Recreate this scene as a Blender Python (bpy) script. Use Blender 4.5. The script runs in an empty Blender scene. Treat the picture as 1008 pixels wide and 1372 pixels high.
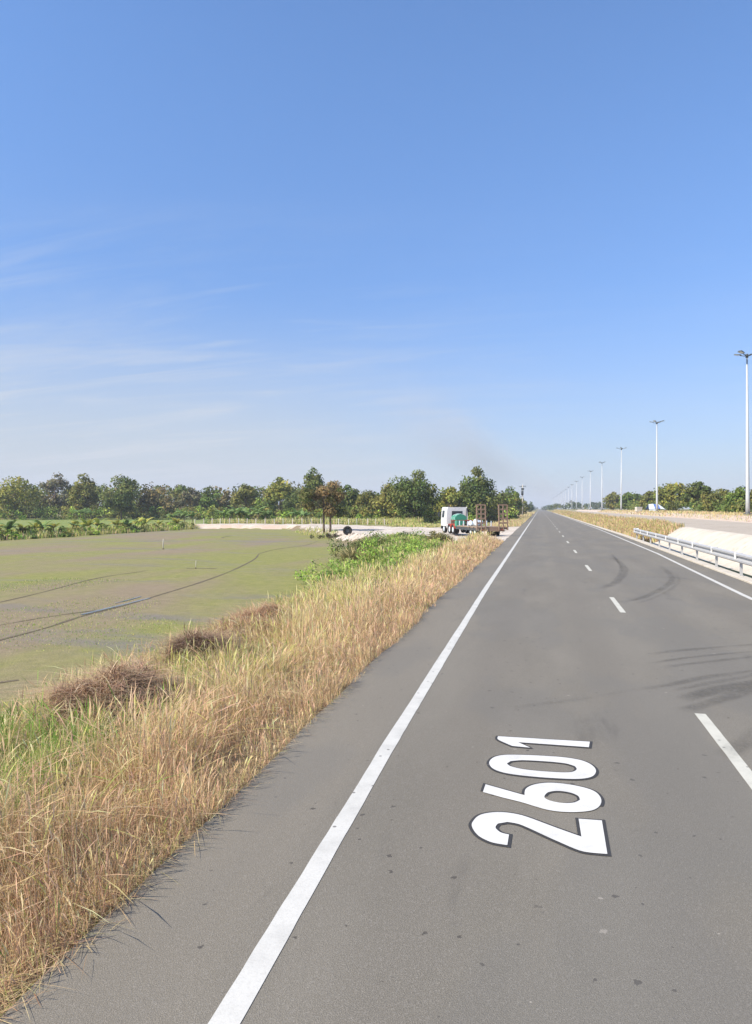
import bpy, math, random
import numpy as np
from mathutils import Vector, Matrix
from mathutils.geometry import tessellate_polygon

SC = bpy.context.scene
COL = SC.collection
R = math.radians
rng = np.random.default_rng(7)
random.seed(7)

# ------------------------------------------------------------------ camera
CAM_H, YAW = 2.55, R(12.8)
cd = bpy.data.cameras.new('camera')
cam = bpy.data.objects.new('camera', cd); COL.objects.link(cam)
cam.location = (0, 0, CAM_H)
cam.rotation_euler = (R(90 - 0.30), 0, YAW)
cd.sensor_fit = 'HORIZONTAL'; cd.sensor_width = 36.0; cd.lens = 36.0 * 967 / 1008
cd.clip_start = 0.1; cd.clip_end = 12000
SC.camera = cam

# ------------------------------------------------------------------ sky, sun, exposure
SUN_EL = R(43)
SUN_AZ = Vector((-0.76, -0.65, 0)).normalized()          # towards the sun, on the ground
world = bpy.data.worlds.new('World'); SC.world = world; world.use_nodes = True


class NT:
    def __init__(s, tree): s.t = tree
    def n(s, kind, **kw):
        nd = s.t.nodes.new(kind)
        ins = kw.pop('ins', {})
        for k, v in kw.items(): setattr(nd, k, v)
        for k, v in ins.items():
            if hasattr(v, 'is_output') or isinstance(v, bpy.types.NodeSocket): s.t.links.new(v, nd.inputs[k])
            else: nd.inputs[k].default_value = v
        return nd
    def math(s, op, a, b=None, clamp=False):
        nd = s.t.nodes.new('ShaderNodeMath'); nd.operation = op; nd.use_clamp = clamp
        for i, v in enumerate((a, b)):
            if v is None: continue
            if isinstance(v, bpy.types.NodeSocket): s.t.links.new(v, nd.inputs[i])
            else: nd.inputs[i].default_value = v
        return nd.outputs[0]
    def mix(s, fac, a, b, mode='MIX'):
        nd = s.t.nodes.new('ShaderNodeMix'); nd.data_type = 'RGBA'; nd.blend_type = mode; nd.clamp_factor = True
        for i, v in ((0, fac), (6, a), (7, b)):
            if isinstance(v, bpy.types.NodeSocket): s.t.links.new(v, nd.inputs[i])
            elif i == 0: nd.inputs[i].default_value = v
            else: nd.inputs[i].default_value = (*v, 1) if len(v) == 3 else v
        return nd.outputs[2]
    def ramp(s, fac, lo, hi):
        nd = s.n('ShaderNodeMapRange', clamp=True, interpolation_type='SMOOTHSTEP', ins={0: fac, 1: lo, 2: hi})
        return nd.outputs[0]
    def noise(s, vec, scale, detail=4, rough=.55, dist=0):
        return s.n('ShaderNodeTexNoise', ins={'Vector': vec, 'Scale': scale, 'Detail': detail, 'Roughness': rough, 'Distortion': dist}).outputs[0]
    def mapping(s, vec, scale=(1, 1, 1), loc=(0, 0, 0), rot=(0, 0, 0)):
        return s.n('ShaderNodeMapping', ins={'Vector': vec, 'Scale': scale, 'Location': loc, 'Rotation': rot}).outputs[0]


w = NT(world.node_tree)
bg = world.node_tree.nodes['Background']
sky = w.n('ShaderNodeTexSky', sky_type='NISHITA', sun_disc=False, sun_elevation=SUN_EL,
          sun_rotation=math.atan2(SUN_AZ.x, SUN_AZ.y), altitude=0, air_density=1.1, dust_density=0.6, ozone_density=3.2)
dirv = w.n('ShaderNodeTexCoord').outputs['Generated']
sep = w.n('ShaderNodeSeparateXYZ', ins={0: dirv})
el = sep.outputs[2]
# side: 1 towards the west where the thin cloud lies, 0 towards the east
cs, sn = math.cos(YAW), math.sin(YAW)
side = w.n('ShaderNodeVectorMath', operation='DOT_PRODUCT', ins={0: dirv, 1: (-cs, -sn, 0)}).outputs['Value']
sidem = w.ramp(side, -0.30, 0.25)
# dome coordinates: spread the cloud on a plane overhead
zz = w.math('ADD', el, 0.12)
px = w.math('DIVIDE', sep.outputs[0], zz); py = w.math('DIVIDE', sep.outputs[1], zz)
pl = w.n('ShaderNodeCombineXYZ', ins={0: px, 1: py, 2: 0.0}).outputs[0]
n1 = w.noise(w.mapping(pl, scale=(0.55, 1.5, 1), rot=(0, 0, R(-12)), loc=(3.1, 1.7, 0)), 1.3, 7, .6, 0.6)
n2 = w.noise(w.mapping(pl, scale=(0.35, 2.4, 1), rot=(0, 0, R(-20)), loc=(8.3, 0.4, 0)), 2.2, 6, .62, 0.9)
cl = w.math('ADD', w.math('MULTIPLY', w.ramp(n1, .44, .70), .75), w.math('MULTIPLY', w.ramp(n2, .48, .72), .65))
band = w.math('MULTIPLY', w.ramp(el, .42, .10), w.ramp(el, -.02, .04))
cl = w.math('MULTIPLY', w.math('MULTIPLY', cl, band), w.math('ADD', w.math('MULTIPLY', sidem, .85), .12), True)
low = w.math('MULTIPLY', w.ramp(el, .30, .0), w.math('ADD', w.math('MULTIPLY', sidem, .58), .34), True)
grade = w.mix(w.ramp(el, .0, .56), (0.53, 0.64, 0.89), (0.80, 1.01, 1.25))
skycol = w.mix(1.0, sky.outputs[0], grade, 'MULTIPLY')
c1 = w.mix(low, skycol, (3.5, 3.75, 4.0))
c2 = w.mix(w.math('MULTIPLY', cl, .62), c1, (4.1, 4.25, 4.5))
world.node_tree.links.new(c2, bg.inputs[0])
bg.inputs[1].default_value = 0.10

sd = bpy.data.lights.new('sun', 'SUN'); sd.energy = 4.2; sd.angle = R(0.53); sd.color = (1.0, 0.915, 0.79)
sun = bpy.data.objects.new('sun', sd); COL.objects.link(sun)
sv = Vector((SUN_AZ.x * math.cos(SUN_EL), SUN_AZ.y * math.cos(SUN_EL), math.sin(SUN_EL)))
sun.rotation_euler = sv.to_track_quat('Z', 'Y').to_euler()
sun.location = (-40, -20, 60)
vs = SC.view_settings
vs.view_transform = 'Standard'; vs.look = 'None'; vs.gamma = 1; vs.exposure = 0.85; vs.use_curve_mapping = False
SC.cycles.max_bounces = 6; SC.cycles.transparent_max_bounces = 8

# ------------------------------------------------------------------ helpers


def tag(o, label=None, cat=None, group=None, kind=None):
    if label: o['label'] = label
    if cat: o['category'] = cat
    if group: o['group'] = group
    if kind: o['kind'] = kind
    return o


def empty(name, loc=(0, 0, 0), rz=0):
    o = bpy.data.objects.new(name, None); COL.objects.link(o)
    o.location = loc; o.rotation_euler = (0, 0, rz); o.empty_display_size = .2
    return o


def np_mesh(name, V, loops, sizes, mat, parent=None, cols=None, smooth=False):
    me = bpy.data.meshes.new(name)
    V = np.asarray(V, np.float32); loops = np.asarray(loops, np.int32).ravel(); sizes = np.asarray(sizes, np.int32)
    me.vertices.add(len(V)); me.vertices.foreach_set('co', V.ravel())
    me.loops.add(len(loops)); me.loops.foreach_set('vertex_index', loops)
    me.polygons.add(len(sizes))
    st = np.zeros(len(sizes), np.int32); st[1:] = np.cumsum(sizes)[:-1]
    me.polygons.foreach_set('loop_start', st)
    if smooth: me.polygons.foreach_set('use_smooth', np.ones(len(sizes), bool))
    if cols is not None:
        a = me.attributes.new('tint', 'FLOAT_COLOR', 'POINT')
        c = np.ones((len(V), 4), np.float32); c[:, :3] = cols
        a.data.foreach_set('color', c.ravel())
    me.update(calc_edges=True)
    if mat: me.materials.append(mat)
    return obj_of(name, me, parent)


def obj_of(name, me, parent=None):
    o = bpy.data.objects.new(name, me); COL.objects.link(o)
    if parent is not None: o.parent = parent
    return o


class MB:
    """collects simple shapes into one mesh"""
    def __init__(s): s.v = []; s.f = []; s.sm = []
    def add(s, vs, fs, smooth=False):
        b = len(s.v); s.v += [tuple(v) for v in vs]; s.f += [tuple(i + b for i in f) for f in fs]; s.sm += [smooth] * len(fs)
        return s
    def box(s, x0, x1, y0, y1, z0, z1, ch=0.0):
        if ch > 0: return s.prism([(x0 + ch, z0), (x1 - ch, z0), (x1, z0 + ch), (x1, z1 - ch), (x1 - ch, z1), (x0 + ch, z1), (x0, z1 - ch), (x0, z0 + ch)], y0, y1)
        vs = [(x, y, z) for z in (z0, z1) for y in (y0, y1) for x in (x0, x1)]
        return s.add(vs, [(0, 2, 3, 1), (4, 5, 7, 6), (0, 1, 5, 4), (2, 6, 7, 3), (0, 4, 6, 2), (1, 3, 7, 5)])
    def prism(s, prof, y0, y1):          # profile in x,z extruded along y
        n = len(prof)
        vs = [(x, y0, z) for x, z in prof] + [(x, y1, z) for x, z in prof]
        fs = [tuple(range(n)), tuple(range(2 * n - 1, n - 1, -1))] + [(i, i + n, (i + 1) % n + n, (i + 1) % n) for i in range(n)]
        return s.add(vs, fs)
    def prismx(s, prof, x0, x1):         # profile in y,z extruded along x
        n = len(prof)
        vs = [(x0, y, z) for y, z in prof] + [(x1, y, z) for y, z in prof]
        fs = [tuple(range(n - 1, -1, -1)), tuple(range(n, 2 * n))] + [(i, (i + 1) % n, (i + 1) % n + n, i + n) for i in range(n)]
        return s.add(vs, fs)
    def tube(s, pts, rad, n=8, cap=True):
        pts = [Vector(p) for p in pts]
        if not hasattr(rad, '__len__'): rad = [rad] * len(pts)
        vs = []; fs = []
        for i, p in enumerate(pts):
            d = (pts[min(i + 1, len(pts) - 1)] - pts[max(i - 1, 0)]).normalized()
            a = Vector((0, 0, 1)) if abs(d.z) < .9 else Vector((1, 0, 0))
            u = d.cross(a).normalized(); v = d.cross(u).normalized()
            for k in range(n):
                t = 2 * math.pi * k / n
                vs.append(p + (u * math.cos(t) + v * math.sin(t)) * rad[i])
        for i in range(len(pts) - 1):
            for k in range(n):
                k2 = (k + 1) % n
                fs.append((i * n + k, i * n + k2, (i + 1) * n + k2, (i + 1) * n + k))
        s.add(vs, fs, True)
        if cap:
            b = len(s.v) - len(vs)
            s.f += [tuple(b + k for k in range(n - 1, -1, -1)), tuple(b + (len(pts) - 1) * n + k for k in range(n))]; s.sm += [False, False]
        return s
    def build(s, name, mat, parent=None):
        o = obj_of(name, s.mesh(name, mat), parent)
        return o
    def mesh(s, name, mat):
        me = bpy.data.meshes.new(name); me.from_pydata(s.v, [], s.f); me.update()
        me.polygons.foreach_set('use_smooth', s.sm)
        if mat: me.materials.append(mat)
        return me


def children(o): return [c for c in bpy.data.objects if c.parent == o]


def copy_tree(o, parent=None):
    c = o.copy(); COL.objects.link(c)
    if parent is not None: c.parent = parent
    for ch in children(o): copy_tree(ch, c)
    return c


# ------------------------------------------------------------------ materials
def mat(name):
    m = bpy.data.materials.new(name); m.use_nodes = True
    t = NT(m.node_tree); b = m.node_tree.nodes['Principled BSDF']
    b.inputs['Specular IOR Level'].default_value = .25
    pos = t.n('ShaderNodeNewGeometry').outputs['Position']
    return m, t, b, pos


def setb(t, b, **kw):
    names = {'col': 'Base Color', 'rough': 'Roughness', 'metal': 'Metallic', 'nrm': 'Normal', 'alpha': 'Alpha'}
    for k, v in kw.items():
        i = b.inputs[names[k]]
        if isinstance(v, bpy.types.NodeSocket): t.t.links.new(v, i)
        elif k == 'col': i.default_value = (*v, 1)
        else: i.default_value = v


def bump(t, h, strength=.3, dist=.02):
    return t.n('ShaderNodeBump', ins={'Height': h, 'Strength': strength, 'Distance': dist}).outputs[0]


def simple(name, col, rough=.6, metal=0, var=.25, scale=3.0, dirt=None, local=True):
    m, t, b, pos = mat(name)
    v = t.n('ShaderNodeTexCoord').outputs['Object'] if local else pos
    n = t.noise(v, scale, 5, .6)
    n2 = t.noise(v, scale * 9, 3, .6)
    k = t.math('ADD', t.math('MULTIPLY', t.math('SUBTRACT', n, .5), 2 * var), 1.0)
    c = t.mix(1.0, col, t.n('ShaderNodeCombineColor', ins={0: k, 1: k, 2: k}).outputs[0], 'MULTIPLY')
    if dirt: c = t.mix(t.math('MULTIPLY', t.ramp(n2, .48, .72), .8), c, dirt)
    setb(t, b, col=c, rough=rough, metal=metal)
    return m


def asphalt():
    m, t, b, p = mat('asphalt')
    fine = t.noise(p, 170, 2, .7); mid = t.noise(p, 28, 4, .65); big = t.noise(t.mapping(p, scale=(1, .25, 1)), .9, 5, .6)
    huge = t.noise(t.mapping(p, scale=(1, .35, 1), loc=(4, 9, 0)), .22, 4, .5)
    vor = t.n('ShaderNodeTexVoronoi', feature='F1', ins={'Vector': p, 'Scale': 120.0, 'Randomness': 1.0})
    agg = t.ramp(vor.outputs['Color'], .55, .95)
    base = t.mix(t.ramp(big, .3, .7), (.166, .150, .116), (.240, .216, .168))
    base = t.mix(t.math('MULTIPLY', t.ramp(huge, .35, .7), .5), base, (.208, .195, .158))
    # wheel tracks, polished a little darker along each lane
    sx = t.n('ShaderNodeSeparateXYZ', ins={0: p}).outputs[0]
    tr = None
    for x0 in (-.75, 1.0, 2.9, 4.6):
        g = t.ramp(t.math('ABSOLUTE', t.math('SUBTRACT', sx, x0)), .55, .05)
        tr = g if tr is None else t.math('MAXIMUM', tr, g)
    base = t.mix(t.math('MULTIPLY', tr, t.math('MULTIPLY', t.ramp(big, .25, .7), .35)), base, (.128, .114, .094))
    sh = t.ramp(sx, -1.5, -1.9)                        # the shoulder is dustier
    base = t.mix(t.math('MULTIPLY', sh, .60), base, (.250, .220, .168))
    base = t.mix(t.math('MULTIPLY', t.ramp(fine, .35, .75), .75), t.mix(.5, base, (.055, .048, .04)), t.mix(.5, base, (.37, .33, .27)))
    base = t.mix(t.math('MULTIPLY', agg, .22), base, (.36, .33, .29))
    base = t.mix(t.math('MULTIPLY', t.ramp(mid, .56, .74), .35), base, (.10, .094, .088))
    # sparse pale and dark spots (tar, bird lime, stones)
    v2 = t.n('ShaderNodeTexVoronoi', feature='F1', voronoi_dimensions='2D', ins={'Vector': t.n('ShaderNodeVectorMath', operation='ADD', ins={0: p, 1: t.mapping(t.n('ShaderNodeTexNoise', ins={'Vector': p, 'Scale': 22.0}).outputs[1], scale=(.07, .07, .07))}).outputs[0], 'Scale': 4.6})
    hsh = t.n('ShaderNodeSeparateXYZ', ins={0: v2.outputs['Color']})
    rad = t.math('MULTIPLY', t.math('POWER', hsh.outputs[1], 2.6), .11)
    spot = t.ramp(t.math('SUBTRACT', v2.outputs['Distance'], rad), .012, -.012)
    base = t.mix(t.math('MULTIPLY', spot, t.ramp(hsh.outputs[0], .88, .93)), base, (.33, .295, .245))
    base = t.mix(t.math('MULTIPLY', spot, t.ramp(hsh.outputs[2], .50, .60)), base, (.085, .076, .064))
    pt = t.noise(t.mapping(p, scale=(.8, .3, 1), loc=(2, 5, 0)), .55, 3, .5)
    base = t.mix(t.math('MULTIPLY', t.ramp(pt, .50, .56), .26), base, (.135, .130, .118))
    ol = t.ramp(t.noise(t.mapping(p, scale=(1, .22, 1), loc=(7, 1, 0)), 1.1, 6, .7), .60, .74)
    base = t.mix(t.math('MULTIPLY', ol, .40), base, (.09, .083, .072))
    setb(t, b, col=base, rough=.88, nrm=bump(t, t.math('ADD', fine, t.math('MULTIPLY', vor.outputs['Distance'], .7)), .45, .006))
    return m


def paint(name, col, wear=.35, spots=.8):
    m, t, b, p = mat(name)
    f = t.noise(p, 120, 3, .7); g = t.noise(p, 3.0, 5, .65)
    k = t.math('MULTIPLY', t.ramp(t.math('ADD', t.math('MULTIPLY', f, .5), t.math('MULTIPLY', g, .6)), .60, .78), wear)
    c = t.mix(t.math('MULTIPLY', t.ramp(g, .35, .7), .45), col, tuple(x * .70 for x in col))
    c = t.mix(t.math('MULTIPLY', t.ramp(t.noise(p, 55, 4, .75), .45, .70), .30), c, tuple(x * .62 for x in col))
    c = t.mix(k, c, (.20, .185, .17))
    v = t.n('ShaderNodeTexVoronoi', voronoi_dimensions='2D', ins={'Vector': p, 'Scale': 2.6}).outputs
    sp = t.ramp(v['Distance'], .05, .03)
    c = t.mix(t.math('MULTIPLY', sp, spots), c, (.12, .11, .1))
    setb(t, b, col=c, rough=.7, nrm=bump(t, f, .25, .004))
    return m


def rubber_mark():
    m, t, b, p = mat('tyre_rubber_smear')
    f = t.noise(p, 60, 3, .7); g = t.noise(p, 1.6, 4, .6)
    uv = t.n('ShaderNodeAttribute', attribute_name='tint').outputs['Color']
    s = t.n('ShaderNodeSeparateColor', ins={0: uv})
    a = t.math('MULTIPLY', t.math('MULTIPLY', s.outputs[0], t.ramp(g, .15, .62)), t.math('ADD', t.math('MULTIPLY', f, .9), .25), True)
    setb(t, b, col=(.035, .033, .032), rough=.8, alpha=t.math('MULTIPLY', t.math('MULTIPLY', a, t.ramp(t.noise(p, 26, 4, .75), .30, .60)), .42))
    return m


def foliage(name, trans=.30, rough=.7, up=.0):
    m, t, b, p = mat(name)
    c = t.n('ShaderNodeAttribute', attribute_name='tint').outputs['Color']
    # shading normals bent towards the sky so blades take brighter, more even light
    gn_ = t.n('ShaderNodeNewGeometry').outputs['Normal']
    nn = t.n('ShaderNodeVectorMath', operation='NORMALIZE', ins={0: t.n('ShaderNodeVectorMath', operation='ADD', ins={0: gn_, 1: (0, 0, up)}).outputs[0]}).outputs[0]
    setb(t, b, col=c, rough=rough, nrm=nn); b.inputs['Specular IOR Level'].default_value = .18
    tr = t.n('ShaderNodeBsdfTranslucent', ins={'Color': c})
    mx = t.n('ShaderNodeMixShader', ins={0: trans, 1: b.outputs[0], 2: tr.outputs[0]})
    t.t.links.new(mx.outputs[0], m.node_tree.nodes['Material Output'].inputs[0])
    return m


def soil(name, cols, scale=.6, rough=.95, bs=.5):
    m, t, b, p = mat(name)
    a = t.noise(p, scale, 6, .6, .4); f = t.noise(p, scale * 14, 4, .65); g = t.noise(p, 9.0, 5, .7)
    c = t.mix(t.ramp(a, .32, .68), cols[0], cols[1])
    c = t.mix(t.math('MULTIPLY', t.ramp(f, .45, .7), .6), c, cols[2])
    setb(t, b, col=c, rough=rough, nrm=bump(t, t.math('ADD', f, t.math('MULTIPLY', g, .5)), bs, .06))
    return m


def field_mat():
    m, t, b, p = mat('wet_paddy')
    st = t.mapping(p, scale=(1.0, .38, 1), rot=(0, 0, R(38)))
    a = t.noise(st, .085, 6, .58, .5)
    a2 = t.noise(t.mapping(p, scale=(.3, 1, 1), loc=(5, 2, 0), rot=(0, 0, R(-20))), .16, 6, .65, .7)
    f = t.noise(p, 2.2, 6, .72); ff = t.noise(p, 16, 4, .75); sp = t.noise(p, 55, 3, .7)
    mud = t.mix(t.math('ADD', t.math('MULTIPLY', t.ramp(f, .3, .7), .55), t.math('MULTIPLY', t.ramp(ff, .35, .65), .45)), (.215, .162, .100), (.285, .220, .145))
    grn = t.mix(t.ramp(f, .35, .7), (.205, .205, .055), (.275, .255, .080))
    fac = t.math('ADD', t.ramp(a, .36, .60), t.math('MULTIPLY', t.math('SUBTRACT', ff, .5), .9), True)
    c = t.mix(fac, mud, grn)
    grey = t.math('MULTIPLY', t.ramp(a2, .49, .66), .80)
    c = t.mix(grey, c, (.195, .160, .135))
    # young rice: green freckles
    fr = t.math('MULTIPLY', t.ramp(sp, .50, .66), t.math('ADD', t.math('MULTIPLY', fac, .55), .2), True)
    c = t.mix(fr, c, (.17, .20, .045))
    dk = t.ramp(t.noise(t.mapping(p, scale=(1, .5, 1)), 6.5, 5, .75), .60, .76)
    c = t.mix(t.math('MULTIPLY', dk, .5), c, (.115, .092, .052))
    c = t.mix(t.math('MULTIPLY', t.ramp(ff, .52, .66), .45), c, (.13, .105, .055))
    rough = t.math('SUBTRACT', .85, t.math('MULTIPLY', grey, .38))
    setb(t, b, col=c, rough=rough, nrm=bump(t, t.math('ADD', ff, f), .6, .05))
    return m


def concrete():
    m, t, b, p = mat('pale_concrete')
    a = t.noise(p, .7, 6, .65); f = t.noise(p, 14, 5, .7)
    c = t.mix(t.ramp(a, .3, .7), (.47, .42, .34), (.56, .51, .42))
    c = t.mix(t.math('MULTIPLY', t.ramp(t.noise(t.mapping(p, scale=(.5, 1, 1)), 1.9, 6, .7), .52, .72), .75), c, (.36, .27, .19))
    c = t.mix(t.math('MULTIPLY', t.ramp(f, .5, .72), .3), c, (.35, .31, .26))
    setb(t, b, col=c, rough=.9, nrm=bump(t, f, .4, .02))
    return m


M = {}
M['asphalt'] = asphalt()
M['white_paint'] = paint('white_road_paint', (.55, .535, .485))
M['cream_paint'] = paint('cream_road_paint', (.53, .51, .43), .5)
M['number_paint'] = paint('overlay_white_paint', (.63, .615, .57), .16, 0.0)
M['black_paint'] = paint('black_outline_paint', (.05, .048, .046), .25)
M['smear'] = rubber_mark()
M['ground'] = soil('dry_meadow', [(.20, .19, .07), (.27, .22, .10), (.12, .14, .045)], .12)
M['meadow'] = soil('green_meadow', [(.17, .22, .05), (.23, .25, .075), (.11, .15, .04)], .1)
M['verge'] = soil('verge_soil', [(.20, .15, .09), (.26, .20, .12), (.14, .10, .06)], .9)
M['field'] = field_mat()
M['gravel'] = soil('pale_limestone_gravel', [(.46, .39, .31), (.60, .54, .46), (.38, .30, .23)], .35, bs=.9)
M['earth'] = soil('pinkish_earth', [(.50, .38, .29), (.58, .50, .41), (.36, .25, .18)], .5, bs=.9)
M['concrete'] = concrete()
M['carriageway'] = soil('dusty_carriageway', [(.37, .315, .25), (.44, .38, .30), (.30, .25, .20)], .4, bs=.2)
M['grass'] = foliage('grass_blades', .42, .75, 1.0)
M['leaf'] = foliage('tree_leaves', .28, .7, .35)
M['shrub'] = foliage('shrub_leaves', .35, .7, .8)
M['bark'] = simple('bark', (.14, .105, .075), .9, 0, .35, 6)
M['galv'] = simple('galvanised_steel', (.46, .46, .45), .55, .25, .2, 4, (.36, .34, .31))
M['whitemetal'] = simple('white_painted_steel', (.72, .72, .70), .45, 0, .08, 2, (.5, .47, .42))
M['polemetal'] = simple('pale_grey_steel', (.48, .49, .48), .45, .15, .1, 1)
M['dark'] = simple('dark_grey_metal', (.06, .07, .075), .5, .2, .2, 5)
M['mud'] = simple('dark_wet_mud', (.125, .098, .06), .8, 0, .35, 4, (.17, .135, .085), False)
M['tyre'] = simple('tyre_rubber', (.022, .021, .02), .85, 0, .2, 8, (.07, .06, .05))
M['rust'] = simple('rusty_brown_steel', (.25, .165, .115), .8, .05, .35, 6, (.34, .26, .19))
M['green'] = simple('green_tarpaulin', (.05, .25, .16), .7, 0, .2, 3, (.12, .30, .22))
M['red'] = simple('faded_red_paint', (.42, .07, .05), .6, 0, .2, 4, (.3, .12, .08))
M['blue'] = simple('blue_tarpaulin', (.10, .17, .42), .6, 0, .3, 2)
M['palecloth'] = simple('pale_tarpaulin', (.60, .66, .70), .7, 0, .15, 2)
M['glass'] = simple('dark_window_glass', (.045, .055, .065), .12, 0, .05, 1)
M['post'] = simple('whitewashed_post', (.50, .46, .38), .8, 0, .12, 5)
M['wood'] = simple('weathered_timber', (.26, .20, .14), .85, 0, .3, 7)
M['twig'] = foliage('dead_stalks', .12, .9)

# ------------------------------------------------------------------ terrain
FIELD = np.array([(-61, -80), (-8.5, -80), (-8.5, 20), (-8.7, 28), (-9.4, 34), (-12, 44), (-14.5, 57), (-18.5, 71), (-24, 83.5), (-31, 96), (-39, 112), (-44, 122), (-61, 122)], float)
PAD = np.array([(-2.6, 56), (-9.5, 64.5), (-21, 78), (-27, 90), (-34, 105), (-41, 119.5), (-45, 123.6), (-66, 123.6), (-66, 129), (-40, 131), (-28, 119), (-20, 108), (-2.6, 104)], float)


def poly_dist(P, x, y):
    """signed distance (negative inside)"""
    x = np.asarray(x, float); y = np.asarray(y, float)
    d = np.full(x.shape, 1e9); ins = np.zeros(x.shape, bool)
    n = len(P)
    for i in range(n):
        ax, ay = P[i]; bx, by = P[(i + 1) % n]
        ex, ey = bx - ax, by - ay
        t = np.clip(((x - ax) * ex + (y - ay) * ey) / (ex * ex + ey * ey), 0, 1)
        d = np.minimum(d, np.hypot(x - ax - t * ex, y - ay - t * ey))
        c = ((ay > y) != (by > y))
        with np.errstate(divide='ignore', invalid='ignore'):
            xi = ax + (y - ay) * ex / (ey if ey != 0 else 1e-12)
        ins ^= c & (x < xi)
    return np.where(ins, -d, d)


def sstep(a, b, x):
    t = np.clip((x - a) / (b - a), 0, 1); return t * t * (3 - 2 * t)


def vnoise(x, y, sc, seed=0):
    x = np.asarray(x, float) / sc + seed * 17.3; y = np.asarray(y, float) / sc + seed * 9.1
    xi = np.floor(x); yi = np.floor(y); fx = x - xi; fy = y - yi
    def h(a, b): return np.modf(np.abs(np.sin(a * 127.1 + b * 311.7) * 43758.5453))[0]
    ux = fx * fx * (3 - 2 * fx); uy = fy * fy * (3 - 2 * fy)
    return (h(xi, yi) * (1 - ux) + h(xi + 1, yi) * ux) * (1 - uy) + (h(xi, yi + 1) * (1 - ux) + h(xi + 1, yi + 1) * ux) * uy


def zg(x, y):
    x = np.asarray(x, float); y = np.asarray(y, float)
    left = -2.7 - x
    tgt = -.05 - .30 * sstep(0, 5, left) - .15 * sstep(5, 40, left) - .35 * sstep(62, 70, -x)
    tgt = tgt + np.where(left > 1.0, (vnoise(x, y, 2.3, 1) - .5) * .16 * np.clip(left - 1, 0, 1) * (y < 62), 0)
    d = poly_dist(FIELD, x, y)
    wd = np.where(y > 118, 1.3, 2.2)
    z = -1.2 + (tgt + 1.2) * sstep(0, 1, d / wd)
    zr = -.03 + 1.23 * sstep(7.9, 10.4, x) + .55 * sstep(18.9, 21.5, x)
    zr = np.where(x > 10.4, np.maximum(zr, 1.2), zr)
    road = -.04 + 0 * x
    out = np.where(x < -2.7, z, np.where(x < 7.9, road, zr))
    far = sstep(500, 1500, np.hypot(x, y))
    return out * (1 - far) + np.where(np.abs(x - 2) < 12, -.04, -.3) * far


# ground sheets: one grid, its cells shared out between the named surfaces
xs = np.unique(np.round(np.concatenate([np.array([-6000, -3000, -1500, -800, -500, -350, -260, -200, -160, -130, -110, -95, -85, -78, -73, -70]),
      np.arange(-68, -10, 1.0), np.arange(-10, -2.7, .35), [-2.7, 7.9], np.arange(8.1, 10.5, .3), [10.4, 12, 14, 16, 18.8, 19.5, 20.2, 21, 21.7, 24, 28, 34, 42, 55, 75, 100, 140, 200, 300, 450, 700, 1200, 2500, 6000]]), 3))
ys = np.unique(np.round(np.concatenate([np.array([-200, -100, -60, -40, -25, -15, -8, -4]), np.arange(0, 135, .8), np.arange(135, 200, 4), np.arange(200, 400, 12), np.array([420, 480, 560, 700, 900, 1200, 1800, 3000, 7000])]), 3))
GX, GY = np.meshgrid(xs, ys, indexing='ij')
jx = (vnoise(GX, GY, 1.1, 3) - .5) * .5; jy = (vnoise(GX, GY, 1.1, 4) - .5) * .6
inner = (GX > -66) & (GX < -4) & (GY > 1) & (GY < 133)
GXw = np.where(inner, GX + jx, GX); GYw = np.where(inner, GY + jy, GY)
GZ = zg(GXw, GYw)
padn = poly_dist(PAD, GXw, GYw)
GZ = GZ + np.where(padn < .5, (vnoise(GXw, GYw, 1.7, 8) - .35) * .22 * np.clip((-GXw - 5) / 3, 0, 1), 0)
nx, ny = GX.shape
V = np.stack([GXw, GYw, GZ], -1).reshape(-1, 3)
I = np.arange(nx * ny).reshape(nx, ny)
Q = np.stack([I[:-1, :-1], I[1:, :-1], I[1:, 1:], I[:-1, 1:]], -1).reshape(-1, 4)
cx = V[Q, 0].mean(1); cy = V[Q, 1].mean(1)
df = poly_dist(FIELD, cx, cy); dp = poly_dist(PAD, cx, cy)
reg = np.full(len(Q), 'ground', object)
reg[(cx < -2.7) & (cx > -9.5) & (cy < 420)] = 'roadside_verge'
reg[(cx < -66) & (cx > -160) & (cy < 330)] = 'meadow'
reg[(cx < -18) & (cx > -66) & (cy > 128) & (cy < 230)] = 'meadow'
reg[(df > 0) & (df < 4.0) & (cy < 118)] = 'roadside_verge'
reg[dp < 0] = 'gravel_yard'
reg[(df > 0) & (df < 1.8) & (cy > 119) & (cx < -38)] = 'earth_bank'
reg[df < 0] = 'paddy_field'
reg[(cx > 7.9) & (cx < 10.4) & (cy < 58)] = 'concrete_slope'
reg[(cx > 7.9) & (cx < 10.4) & (cy >= 58) & (cy < 600)] = 'median_strip'
reg[(cx > 10.4) & (cx < 18.8)] = 'carriageway'
reg[(cx > 18.8) & (cx < 30) & (cy < 420)] = 'far_verge'
MATREG = {'ground': 'ground', 'roadside_verge': 'verge', 'meadow': 'meadow', 'gravel_yard': 'gravel', 'earth_bank': 'earth', 'paddy_field': 'field',
          'concrete_slope': 'concrete', 'median_strip': 'verge', 'carriageway': 'carriageway', 'far_verge': 'earth'}
STRUCT = {}
for rname, mname in MATREG.items():
    q = Q[reg == rname]
    if not len(q): continue
    u, inv = np.unique(q, return_inverse=True)
    o = np_mesh(rname, V[u], inv.reshape(-1, 4), np.full(len(q), 4), M[mname], smooth=True)
    STRUCT[rname] = tag(o, kind='structure')

# ------------------------------------------------------------------ road and its markings
S_ = np.array([-40, 0, 3, 8, 14, 23, 43, 66, 89, 160, 300, 700, 2500.])


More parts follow.
